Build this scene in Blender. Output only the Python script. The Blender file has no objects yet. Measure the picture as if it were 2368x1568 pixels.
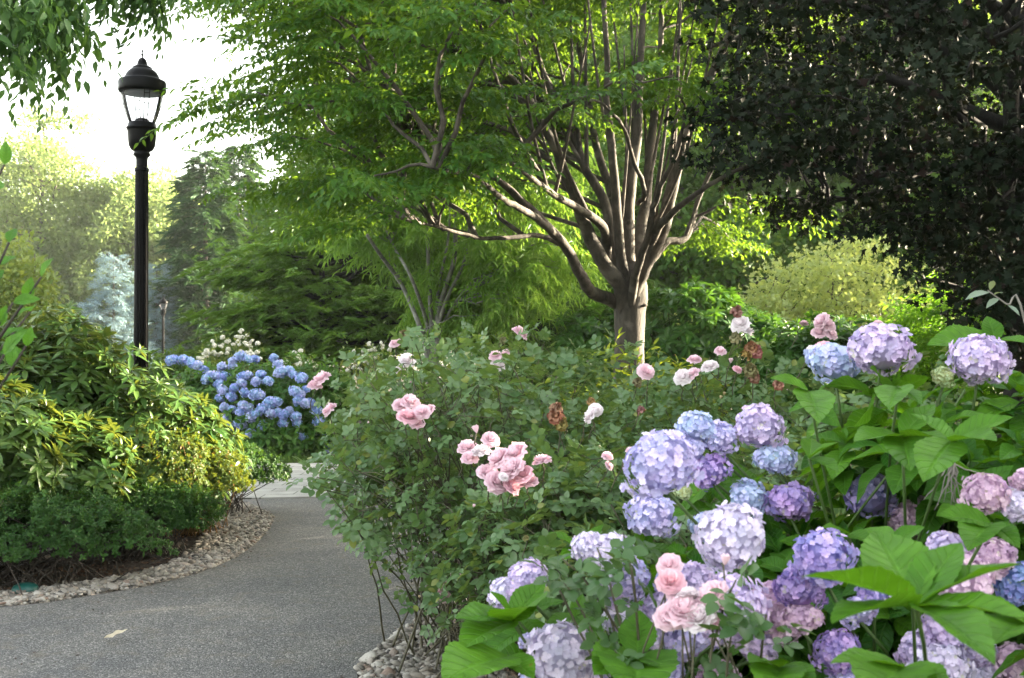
import bpy, bmesh, math
import numpy as np
from mathutils import Vector

R_ = math.radians
sc = bpy.context.scene
COL = sc.collection

# ------------------------------------------------------------------ camera
EYE = 1.6
cam_d = bpy.data.cameras.new('camera')
cam = bpy.data.objects.new('camera', cam_d)
COL.objects.link(cam)
cam.location = (0, 0, EYE)
cam.rotation_euler = (R_(90 + 0.83), 0, 0)
cam_d.lens = 40
cam_d.sensor_width = 36
cam_d.clip_start = 0.05
cam_d.clip_end = 2000
cam_d.dof.use_dof = True
cam_d.dof.focus_distance = 6.5
cam_d.dof.aperture_fstop = 8
sc.camera = cam

# ------------------------------------------------------------------ light
SUN_EL, SUN_AZ = R_(13.5), R_(24)          # azimuth from +X towards +Y
sd = Vector((math.cos(SUN_EL) * math.cos(SUN_AZ), math.cos(SUN_EL) * math.sin(SUN_AZ), math.sin(SUN_EL)))
w = bpy.data.worlds.new('World')
sc.world = w
w.use_nodes = True
nt = w.node_tree
bg = nt.nodes['Background']
sky = nt.nodes.new('ShaderNodeTexSky')
sky.sky_type = 'NISHITA'
sky.sun_disc = False
sky.sun_elevation = SUN_EL
sky.sun_rotation = R_(90) - SUN_AZ
sky.air_density = 1.0
sky.dust_density = 4.0
sky.ozone_density = 1.0
hs = nt.nodes.new('ShaderNodeHueSaturation')
hs.inputs['Saturation'].default_value = 0.42
nt.links.new(sky.outputs[0], hs.inputs['Color'])
wm = nt.nodes.new('ShaderNodeMix')
wm.data_type = 'RGBA'
wm.blend_type = 'MULTIPLY'
wm.inputs[0].default_value = 1.0
wm.inputs[7].default_value = (1.04, 1.0, 0.90, 1)
nt.links.new(hs.outputs[0], wm.inputs[6])
nt.links.new(wm.outputs[2], bg.inputs[0])
bg.inputs[1].default_value = 0.15
sl = bpy.data.lights.new('sun', 'SUN')
sl.energy = 5.0
sl.angle = R_(0.5)
sl.color = (1.0, 0.86, 0.62)
so = bpy.data.objects.new('sun', sl)
COL.objects.link(so)
so.rotation_euler = sd.to_track_quat('Z', 'Y').to_euler()
so.location = (30, 20, 30)

vs = sc.view_settings
vs.view_transform = 'Standard'
vs.look = 'None'
vs.exposure = 3.36
vs.gamma = 1
vs.use_curve_mapping = False
cy = sc.cycles
cy.max_bounces = 6
cy.diffuse_bounces = 4
cy.glossy_bounces = 2
cy.transmission_bounces = 6
cy.transparent_max_bounces = 6
cy.caustics_reflective = False
cy.caustics_refractive = False
cy.use_denoising = True
cy.sample_clamp_indirect = 4.0

# ------------------------------------------------------------------ helpers
K = 2631.0                     # photograph scale (2368 px wide view of it): pixels per unit tangent


def P(px, py, Y):
    """point at depth Y that appears at pixel (px, py) of the 2368 x 1568 view of the photograph"""
    return np.array([(px - 1184) / K * Y, Y, EYE + (822 - py) / K * Y])


def rng_(s):
    return np.random.default_rng(s)


def unit(v):
    v = np.asarray(v, float)
    return v / np.maximum(np.linalg.norm(v, axis=-1, keepdims=True), 1e-9)


def sn(p, freq, seed):
    """cheap smooth noise, about -1..1"""
    r = rng_(seed)
    k = r.normal(size=(7, 3)) * freq
    ph = r.uniform(0, 6.28, 7)
    return np.sin(np.asarray(p) @ k.T + ph).sum(-1) / 3.2


class T:
    """template: verts, faces, leaf uv, local variation"""
    def __init__(self, v, f, uv=None, r=None):
        self.v = np.asarray(v, float)
        self.cnt = np.array([len(q) for q in f], np.int32)
        self.loops = np.concatenate([np.asarray(q, np.int32) for q in f])
        n = len(self.v)
        self.uv = np.zeros((n, 2)) if uv is None else np.asarray(uv, float)
        self.r = np.zeros(n) if r is None else np.asarray(r, float)


def compose(parts):
    """parts: (T, R3x3, scale, offset, local variation)"""
    V, C, L, U, RR, o = [], [], [], [], [], 0
    for t, R, s, off, lr in parts:
        V.append((t.v * s) @ np.asarray(R).T + off)
        C.append(t.cnt)
        L.append(t.loops + o)
        U.append(t.uv)
        RR.append(t.r + lr)
        o += len(t.v)
    t = T.__new__(T)
    t.v, t.cnt, t.loops, t.uv, t.r = map(np.concatenate, (V, C, L, U, RR))
    return t


class MB:
    def __init__(self):
        self.V, self.C, self.L, self.U, self.RN, self.M, self.n = [], [], [], [], [], [], 0

    def raw(self, v, loops, cnt, uv=None, r=None, mat=0):
        n = len(v)
        self.V.append(np.asarray(v, np.float32))
        self.L.append(np.asarray(loops, np.int32) + self.n)
        self.C.append(np.asarray(cnt, np.int32))
        self.U.append(np.zeros((n, 2), np.float32) if uv is None else np.asarray(uv, np.float32))
        self.RN.append(np.full(n, 0.5, np.float32) if r is None else np.asarray(r, np.float32))
        self.M.append(np.full(len(cnt), mat, np.int32))
        self.n += n

    def one(self, t, R=np.eye(3), s=1.0, off=(0, 0, 0), r=0.5, mat=0):
        self.raw((t.v * s) @ np.asarray(R).T + np.asarray(off), t.loops, t.cnt, t.uv, t.r + r, mat)

    def scatter(self, t, pos, rot, scale, rnd, mat=0):
        N, n = len(pos), len(t.v)
        if N == 0:
            return
        scale = np.asarray(scale, float)
        sv = t.v[None] * (scale[:, None, None] if scale.ndim == 1 else scale[:, None, :])
        v = np.einsum('nij,nkj->nki', rot, sv) + np.asarray(pos)[:, None, :]
        loops = (t.loops[None] + (np.arange(N) * n)[:, None]).ravel()
        self.raw(v.reshape(-1, 3), loops, np.tile(t.cnt, N), np.tile(t.uv, (N, 1)),
                 (np.asarray(rnd)[:, None] + t.r[None]).ravel(), mat)

    def tube(self, pts, rad, sides=6, mat=0, r=0.5, cap=True):
        pts = np.asarray(pts, float)
        m = len(pts)
        rad = np.broadcast_to(np.asarray(rad, float), (m,)) if np.ndim(rad) else np.full(m, rad)
        tg = unit(np.gradient(pts, axis=0))
        a = np.array([0, 0, 1.0]) if abs(tg[0][2]) < 0.9 else np.array([1.0, 0, 0])
        x = unit(np.cross(a, tg[0]))
        X = np.zeros((m, 3))
        for i in range(m):
            x = unit(x - tg[i] * (x @ tg[i]))
            X[i] = x
        Yv = np.cross(tg, X)
        th = np.linspace(0, 2 * math.pi, sides, endpoint=False)
        v = pts[:, None] + rad[:, None, None] * (np.cos(th)[None, :, None] * X[:, None] + np.sin(th)[None, :, None] * Yv[:, None])
        i, j = np.meshgrid(np.arange(m - 1), np.arange(sides), indexing='ij')
        j2 = (j + 1) % sides
        q = np.stack([i * sides + j, i * sides + j2, (i + 1) * sides + j2, (i + 1) * sides + j], -1).reshape(-1)
        cnt = [4] * ((m - 1) * sides)
        loops = list(q)
        if cap:
            loops += list(range((m - 1) * sides, m * sides))
            cnt.append(sides)
        lens = np.concatenate([[0], np.cumsum(np.linalg.norm(np.diff(pts, axis=0), axis=1))])
        uv = np.stack([np.tile(th / 6.283, (m, 1)), np.tile(lens[:, None], (1, sides))], -1).reshape(-1, 2)
        self.raw(v.reshape(-1, 3), loops, cnt, uv, np.full(m * sides, r), mat)

    def mesh(self, name, mats, smooth=True):
        me = bpy.data.meshes.new(name)
        v = np.concatenate(self.V)
        L = np.concatenate(self.L)
        C = np.concatenate(self.C)
        me.vertices.add(len(v))
        me.vertices.foreach_set('co', v.ravel())
        me.loops.add(len(L))
        me.loops.foreach_set('vertex_index', L)
        me.polygons.add(len(C))
        me.polygons.foreach_set('loop_start', np.concatenate([[0], np.cumsum(C)[:-1]]).astype(np.int32))
        me.polygons.foreach_set('material_index', np.concatenate(self.M))
        me.polygons.foreach_set('use_smooth', np.full(len(C), smooth, bool))
        a = me.attributes.new('rnd', 'FLOAT', 'POINT')
        a.data.foreach_set('value', np.concatenate(self.RN))
        a = me.attributes.new('luv', 'FLOAT_VECTOR', 'POINT')
        u = np.concatenate(self.U)
        a.data.foreach_set('vector', np.concatenate([u, np.zeros((len(u), 1), np.float32)], 1).ravel())
        for m in (mats if isinstance(mats, (list, tuple)) else [mats]):
            me.materials.append(m)
        me.update(calc_edges=True)
        me.validate()
        return me

    def build(self, name, mats, parent=None, smooth=True, loc=None):
        if loc is not None:
            self.V = [x - np.asarray(loc, np.float32) for x in self.V]
        elif parent is not None:
            off = np.array(parent.location, np.float32)
            if parent.parent is not None:
                off = off + np.array(parent.parent.location, np.float32)
            self.V = [x - off for x in self.V]
        o = bpy.data.objects.new(name, self.mesh(name, mats, smooth))
        COL.objects.link(o)
        if loc is not None:
            o.location = loc
        if parent is not None:
            o.parent = parent
        return o


def thing(name, label, cat, loc=(0, 0, 0), group=None):
    o = bpy.data.objects.new(name, None)
    COL.objects.link(o)
    o.location = loc
    o.empty_display_size = 0.2
    o['label'] = label
    o['category'] = cat
    if group:
        o['group'] = group
    return o


def tag(o, label, cat, group=None):
    o['label'] = label
    o['category'] = cat
    if group:
        o['group'] = group
    return o


def place(name, mesh, parent, loc, rot=None, scale=1.0, color=None, label=None):
    """a child that shares a mesh; loc in world coordinates"""
    o = bpy.data.objects.new(name, mesh)
    COL.objects.link(o)
    o.parent = parent
    o.location = Vector(loc) - parent.location
    if rot is not None:
        o.rotation_euler = rot
    o.scale = (scale,) * 3 if np.ndim(scale) == 0 else scale
    if color is not None:
        o.color = (*color, 1)
    if label:
        o['label'] = label
    return o


def dup(root, name, label, cat, loc, rz=0, scale=1.0, group=None):
    r = root.copy()
    COL.objects.link(r)
    r.name = name
    r.location = loc
    r.rotation_euler = (0, 0, rz)
    r.scale = (scale,) * 3 if np.ndim(scale) == 0 else scale
    r['label'] = label
    r['category'] = cat
    if group:
        r['group'] = group
    for ch in list(root.children):
        c = ch.copy()
        COL.objects.link(c)
        c.parent = r
        for g in ch.children:
            d = g.copy()
            COL.objects.link(d)
            d.parent = c
    return r


def frames_yz(d, n):
    """rotation with +Y along d and +Z near n"""
    y = unit(d)
    z = unit(n - y * (n * y).sum(-1, keepdims=True))
    x = np.cross(y, z)
    return np.stack([x, y, z], -1)


def frames_z(ax, rng):
    """rotation with +Z along ax and random spin"""
    z = unit(ax)
    h = unit(rng.normal(size=z.shape))
    x = unit(np.cross(h, z))
    y = np.cross(z, x)
    return np.stack([x, y, z], -1)


def rotm(az, el, roll=0.0):
    """+Y turned to azimuth az (from +Y towards +X) and elevation el, roll about its own axis"""
    d = np.array([math.sin(az) * math.cos(el), math.cos(az) * math.cos(el), math.sin(el)])
    n = np.array([-math.sin(az) * math.sin(el), -math.cos(az) * math.sin(el), math.cos(el)])
    x = np.cross(d, n)
    n2 = n * math.cos(roll) + x * math.sin(roll)
    return frames_yz(d, n2)


# ------------------------------------------------------------------ materials
def newmat(name):
    m = bpy.data.materials.new(name)
    m.use_nodes = True
    nt = m.node_tree
    nt.nodes.clear()
    out = nt.nodes.new('ShaderNodeOutputMaterial')
    return m, nt, out


def N(nt, t, **kw):
    n = nt.nodes.new(t)
    for k, v in kw.items():
        setattr(n, k, v)
    return n


def mixc(nt, fac, a, b, mode='MIX'):
    n = N(nt, 'ShaderNodeMix', data_type='RGBA', blend_type=mode)
    for s, x in ((n.inputs[0], fac), (n.inputs[6], a), (n.inputs[7], b)):
        if hasattr(x, 'is_output'):
            nt.links.new(x, s)
        elif np.ndim(x) == 0:
            s.default_value = x
        else:
            s.default_value = (*x[:3], 1)
    return n.outputs[2]


def math_(nt, op, a, b=None, c=None):
    n = N(nt, 'ShaderNodeMath', operation=op)
    for s, x in zip(n.inputs, (a, b, c)):
        if x is None:
            continue
        if hasattr(x, 'is_output'):
            nt.links.new(x, s)
        else:
            s.default_value = x
    return n.outputs[0]


def ramp(nt, fac, stops):
    n = N(nt, 'ShaderNodeValToRGB')
    el = n.color_ramp.elements
    while len(el) < len(stops):
        el.new(0.5)
    for e, (p, c) in zip(el, stops):
        e.position = p
        e.color = (*c, 1)
    nt.links.new(fac, n.inputs[0])
    return n.outputs[0]


def leaf_mat(name, c1, c2, transl=0.35, rough=0.45, spec=0.4, veins=0, tcol=None, c3=None):
    """leaf: colour varies from leaf to leaf between c1 and c2 (rare c3), light passes through"""
    m, nt, out = newmat(name)
    at = N(nt, 'ShaderNodeAttribute', attribute_name='rnd')
    col = mixc(nt, at.outputs['Fac'], c1, c2)
    if c3 is not None:
        f = math_(nt, 'GREATER_THAN', math_(nt, 'FRACT', math_(nt, 'MULTIPLY', at.outputs['Fac'], 37.7)), 0.955)
        col = mixc(nt, f, col, c3)
    b = N(nt, 'ShaderNodeBsdfPrincipled')
    if veins:
        uv = N(nt, 'ShaderNodeAttribute', attribute_name='luv')
        sp = N(nt, 'ShaderNodeSeparateXYZ')
        nt.links.new(uv.outputs['Vector'], sp.inputs[0])
        ax = math_(nt, 'ABSOLUTE', sp.outputs[0])
        t = math_(nt, 'SUBTRACT', math_(nt, 'MULTIPLY', sp.outputs[1], veins), math_(nt, 'MULTIPLY', ax, veins * 0.17))
        fr = math_(nt, 'ABSOLUTE', math_(nt, 'SUBTRACT', math_(nt, 'FRACT', t), 0.5))
        side = math_(nt, 'SMOOTH_MIN', math_(nt, 'MULTIPLY', fr, 8.0), 1.0, 0.3)
        mid = math_(nt, 'SMOOTH_MIN', math_(nt, 'MULTIPLY', ax, 9.0), 1.0, 0.3)
        h = math_(nt, 'MULTIPLY', side, mid)
        col = mixc(nt, math_(nt, 'MULTIPLY', math_(nt, 'SUBTRACT', 1.0, h), 0.45), col, [min(1, x * 1.6 + 0.03) for x in c2])
        tx = N(nt, 'ShaderNodeTexCoord')
        nz = N(nt, 'ShaderNodeTexNoise')
        nz.inputs['Scale'].default_value = 26
        nz.inputs['Detail'].default_value = 6
        nt.links.new(tx.outputs['Object'], nz.inputs['Vector'])
        col = mixc(nt, 1.0, col, ramp(nt, nz.outputs[0], [(0.3, (.68, .72, .7)), (0.7, (1.3, 1.22, 1.25))]), 'MULTIPLY')
        col = mixc(nt, ramp(nt, nz.outputs[0], [(0.71, (0, 0, 0)), (0.745, (1, 1, 1))]), col, (0.16, 0.10, 0.03))
        bp = N(nt, 'ShaderNodeBump')
        bp.inputs['Strength'].default_value = 0.6
        bp.inputs['Distance'].default_value = 0.009
        nt.links.new(h, bp.inputs['Height'])
        nt.links.new(bp.outputs[0], b.inputs['Normal'])
    nt.links.new(col, b.inputs['Base Color'])
    b.inputs['Roughness'].default_value = rough
    b.inputs['Specular IOR Level'].default_value = spec * .6
    tr = N(nt, 'ShaderNodeBsdfTranslucent')
    tc = tcol or (min(1, c2[0] * 2.6 + .02), min(1, c2[1] * 2.3), c2[2] * 0.9)
    nt.links.new(mixc(nt, 0.7, col, tc), tr.inputs[0])
    mx = N(nt, 'ShaderNodeMixShader')
    mx.inputs[0].default_value = transl
    nt.links.new(b.outputs[0], mx.inputs[1])
    nt.links.new(tr.outputs[0], mx.inputs[2])
    nt.links.new(mx.outputs[0], out.inputs[0])
    return m


def petal_mat(name, transl=0.3, hue_amt=0.05, blotch=0.05, vlo=0.72, vhi=1.22):
    """petal: the object's own colour, varied from floret to floret and across the head"""
    m, nt, out = newmat(name)
    oi = N(nt, 'ShaderNodeObjectInfo')
    at = N(nt, 'ShaderNodeAttribute', attribute_name='rnd')
    tx = N(nt, 'ShaderNodeTexCoord')
    nz = N(nt, 'ShaderNodeTexNoise')
    nz.inputs['Scale'].default_value = 1.7
    nt.links.new(tx.outputs['Object'], nz.inputs['Vector'])
    h = math_(nt, 'ADD', math_(nt, 'MULTIPLY_ADD', at.outputs['Fac'], hue_amt, 0.5 - hue_amt / 2),
              math_(nt, 'MULTIPLY_ADD', nz.outputs[0], blotch * 3, -blotch * 1.5))
    v = math_(nt, 'MULTIPLY_ADD', at.outputs['Fac'], vhi - vlo, vlo)
    s = N(nt, 'ShaderNodeHueSaturation')
    nt.links.new(h, s.inputs['Hue'])
    nt.links.new(v, s.inputs['Value'])
    nt.links.new(math_(nt, 'MULTIPLY_ADD', at.outputs['Fac'], -0.35, 1.12), s.inputs['Saturation'])
    odd = math_(nt, 'GREATER_THAN', math_(nt, 'FRACT', math_(nt, 'MULTIPLY', at.outputs['Fac'], 53.3)), 0.965)
    nt.links.new(mixc(nt, math_(nt, 'MULTIPLY', odd, 0.6), oi.outputs['Color'], (0.55, 0.55, 0.32)), s.inputs['Color'])
    b = N(nt, 'ShaderNodeBsdfPrincipled')
    b.inputs['Roughness'].default_value = 0.6
    b.inputs['Specular IOR Level'].default_value = 0.25
    nt.links.new(s.outputs[0], b.inputs['Base Color'])
    tr = N(nt, 'ShaderNodeBsdfTranslucent')
    nt.links.new(s.outputs[0], tr.inputs[0])
    mx = N(nt, 'ShaderNodeMixShader')
    mx.inputs[0].default_value = transl
    nt.links.new(b.outputs[0], mx.inputs[1])
    nt.links.new(tr.outputs[0], mx.inputs[2])
    nt.links.new(mx.outputs[0], out.inputs[0])
    return m


def bark_mat(name, c1, c2, scale=6.0, bump=0.6, stretch=5.0, lich=None):
    m, nt, out = newmat(name)
    tx = N(nt, 'ShaderNodeTexCoord')
    mp = N(nt, 'ShaderNodeMapping')
    mp.inputs['Scale'].default_value = (stretch, stretch, 1.0)
    nt.links.new(tx.outputs['Object'], mp.inputs[0])
    nz = N(nt, 'ShaderNodeTexNoise')
    nz.inputs['Scale'].default_value = scale
    nz.inputs['Detail'].default_value = 8
    nz.inputs['Roughness'].default_value = 0.7
    nt.links.new(mp.outputs[0], nz.inputs['Vector'])
    col = ramp(nt, nz.outputs[0], [(0.35, c1), (0.62, c2)])
    if lich is not None:
        n2 = N(nt, 'ShaderNodeTexNoise')
        n2.inputs['Scale'].default_value = scale * 1.4
        n2.inputs['Detail'].default_value = 5
        nt.links.new(tx.outputs['Object'], n2.inputs['Vector'])
        f = ramp(nt, n2.outputs[0], [(0.55, (0, 0, 0)), (0.66, (1, 1, 1))])
        col = mixc(nt, f, col, lich)
    b = N(nt, 'ShaderNodeBsdfPrincipled')
    b.inputs['Roughness'].default_value = 0.85
    nt.links.new(col, b.inputs['Base Color'])
    bp = N(nt, 'ShaderNodeBump')
    bp.inputs['Strength'].default_value = bump
    bp.inputs['Distance'].default_value = 0.02
    nt.links.new(nz.outputs[0], bp.inputs['Height'])
    nt.links.new(bp.outputs[0], b.inputs['Normal'])
    nt.links.new(b.outputs[0], out.inputs[0])
    return m


def simple_mat(name, col, rough=0.5, metal=0.0, spec=0.5, nscale=0, namt=0.3):
    m, nt, out = newmat(name)
    b = N(nt, 'ShaderNodeBsdfPrincipled')
    b.inputs['Roughness'].default_value = rough
    b.inputs['Metallic'].default_value = metal
    b.inputs['Specular IOR Level'].default_value = spec
    if nscale:
        tx = N(nt, 'ShaderNodeTexCoord')
        nz = N(nt, 'ShaderNodeTexNoise')
        nz.inputs['Scale'].default_value = nscale
        nz.inputs['Detail'].default_value = 6
        nt.links.new(tx.outputs['Object'], nz.inputs['Vector'])
        c = mixc(nt, nz.outputs[0], [x * (1 - namt) for x in col], [min(1, x * (1 + namt)) for x in col])
        nt.links.new(c, b.inputs['Base Color'])
        bp = N(nt, 'ShaderNodeBump')
        bp.inputs['Strength'].default_value = 0.15
        bp.inputs['Distance'].default_value = 0.004
        nt.links.new(nz.outputs[0], bp.inputs['Height'])
        nt.links.new(bp.outputs[0], b.inputs['Normal'])
    else:
        b.inputs['Base Color'].default_value = (*col, 1)
    nt.links.new(b.outputs[0], out.inputs[0])
    return m


def soil_mat():
    m, nt, out = newmat('mulch soil')
    tx = N(nt, 'ShaderNodeTexCoord')
    n1 = N(nt, 'ShaderNodeTexNoise')
    n1.inputs['Scale'].default_value = 22
    n1.inputs['Detail'].default_value = 9
    n1.inputs['Roughness'].default_value = 0.75
    nt.links.new(tx.outputs['Object'], n1.inputs['Vector'])
    c = ramp(nt, n1.outputs[0], [(0.3, (0.010, 0.007, 0.005)), (0.55, (0.035, 0.022, 0.014)), (0.75, (0.075, 0.05, 0.03))])
    n2 = N(nt, 'ShaderNodeTexNoise')
    n2.inputs['Scale'].default_value = 0.6
    nt.links.new(tx.outputs['Object'], n2.inputs['Vector'])
    f = ramp(nt, n2.outputs[0], [(0.5, (0, 0, 0)), (0.62, (1, 1, 1))])
    c = mixc(nt, f, c, (0.03, 0.05, 0.014))
    b = N(nt, 'ShaderNodeBsdfPrincipled')
    b.inputs['Roughness'].default_value = 0.95
    nt.links.new(c, b.inputs['Base Color'])
    bp = N(nt, 'ShaderNodeBump')
    bp.inputs['Strength'].default_value = 1.0
    bp.inputs['Distance'].default_value = 0.03
    nt.links.new(n1.outputs[0], bp.inputs['Height'])
    nt.links.new(bp.outputs[0], b.inputs['Normal'])
    nt.links.new(b.outputs[0], out.inputs[0])
    return m


def asphalt_mat():
    m, nt, out = newmat('worn asphalt')
    tx = N(nt, 'ShaderNodeTexCoord')
    vo = N(nt, 'ShaderNodeTexVoronoi')
    vo.inputs['Scale'].default_value = 120
    nt.links.new(tx.outputs['Object'], vo.inputs['Vector'])
    sp = N(nt, 'ShaderNodeSeparateColor')
    nt.links.new(vo.outputs['Color'], sp.inputs[0])
    c = ramp(nt, sp.outputs[0], [(0.0, (0.062, 0.063, 0.065)), (0.45, (0.112, 0.113, 0.115)), (0.85, (0.165, 0.165, 0.168)), (1.0, (0.32, 0.315, 0.31))])
    n1 = N(nt, 'ShaderNodeTexNoise')
    n1.inputs['Scale'].default_value = 1.6
    n1.inputs['Detail'].default_value = 5
    nt.links.new(tx.outputs['Object'], n1.inputs['Vector'])
    f1 = ramp(nt, n1.outputs[0], [(0.3, (0.78, 0.78, 0.78)), (0.72, (1.24, 1.19, 1.10))])
    c = mixc(nt, 1.0, c, f1, 'MULTIPLY')
    n2 = N(nt, 'ShaderNodeTexNoise')
    n2.inputs['Scale'].default_value = 7
    n2.inputs['Detail'].default_value = 6
    nt.links.new(tx.outputs['Object'], n2.inputs['Vector'])
    f2 = ramp(nt, n2.outputs[0], [(0.54, (0, 0, 0)), (0.75, (0.5, 0.5, 0.5))])
    c = mixc(nt, f2, c, (0.15, 0.128, 0.1))
    b = N(nt, 'ShaderNodeBsdfPrincipled')
    b.inputs['Roughness'].default_value = 0.85
    b.inputs['Specular IOR Level'].default_value = 0.35
    nt.links.new(c, b.inputs['Base Color'])
    bp = N(nt, 'ShaderNodeBump')
    bp.inputs['Strength'].default_value = 0.8
    bp.inputs['Distance'].default_value = 0.006
    nt.links.new(vo.outputs['Distance'], bp.inputs['Height'])
    bp.invert = True
    nt.links.new(bp.outputs[0], b.inputs['Normal'])
    nt.links.new(b.outputs[0], out.inputs[0])
    return m


def paver_mat():
    m, nt, out = newmat('pale paving')
    tx = N(nt, 'ShaderNodeTexCoord')
    br = N(nt, 'ShaderNodeTexBrick')
    br.inputs['Scale'].default_value = 1.0
    br.inputs['Brick Width'].default_value = 0.62
    br.inputs['Row Height'].default_value = 0.3
    br.inputs['Mortar Size'].default_value = 0.009
    br.inputs['Color1'].default_value = (0.40, 0.385, 0.36, 1)
    br.inputs['Color2'].default_value = (0.33, 0.32, 0.30, 1)
    br.inputs['Mortar'].default_value = (0.13, 0.125, 0.115, 1)
    nt.links.new(tx.outputs['Object'], br.inputs['Vector'])
    n1 = N(nt, 'ShaderNodeTexNoise')
    n1.inputs['Scale'].default_value = 5
    n1.inputs['Detail'].default_value = 7
    nt.links.new(tx.outputs['Object'], n1.inputs['Vector'])
    f = ramp(nt, n1.outputs[0], [(0.3, (0.75, 0.75, 0.74)), (0.7, (1.12, 1.12, 1.12))])
    c = mixc(nt, 1.0, br.outputs[0], f, 'MULTIPLY')
    b = N(nt, 'ShaderNodeBsdfPrincipled')
    b.inputs['Roughness'].default_value = 0.8
    nt.links.new(c, b.inputs['Base Color'])
    nt.links.new(b.outputs[0], out.inputs[0])
    return m


def stone_mat():
    m, nt, out = newmat('river stones')
    at = N(nt, 'ShaderNodeAttribute', attribute_name='rnd')
    c = ramp(nt, at.outputs['Fac'], [(0.0, (0.06, 0.057, 0.053)), (0.3, (0.19, 0.168, 0.14)), (0.6, (0.27, 0.245, 0.215)), (0.85, (0.37, 0.35, 0.315)), (1.0, (0.18, 0.12, 0.09))])
    tx = N(nt, 'ShaderNodeTexCoord')
    nz = N(nt, 'ShaderNodeTexNoise')
    nz.inputs['Scale'].default_value = 60
    nz.inputs['Detail'].default_value = 4
    nt.links.new(tx.outputs['Object'], nz.inputs['Vector'])
    c = mixc(nt, 1.0, c, ramp(nt, nz.outputs[0], [(0.3, (0.8, 0.8, 0.8)), (0.7, (1.1, 1.1, 1.1))]), 'MULTIPLY')
    b = N(nt, 'ShaderNodeBsdfPrincipled')
    b.inputs['Roughness'].default_value = 0.75
    nt.links.new(c, b.inputs['Base Color'])
    nt.links.new(b.outputs[0], out.inputs[0])
    return m


def chips_mat():
    m, nt, out = newmat('bark chips')
    at = N(nt, 'ShaderNodeAttribute', attribute_name='rnd')
    c = ramp(nt, at.outputs['Fac'], [(0.0, (0.016, 0.010, 0.007)), (0.6, (0.05, 0.028, 0.017)), (1.0, (0.12, 0.07, 0.04))])
    b = N(nt, 'ShaderNodeBsdfPrincipled')
    b.inputs['Roughness'].default_value = 0.9
    nt.links.new(c, b.inputs['Base Color'])
    nt.links.new(b.outputs[0], out.inputs[0])
    return m


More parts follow.
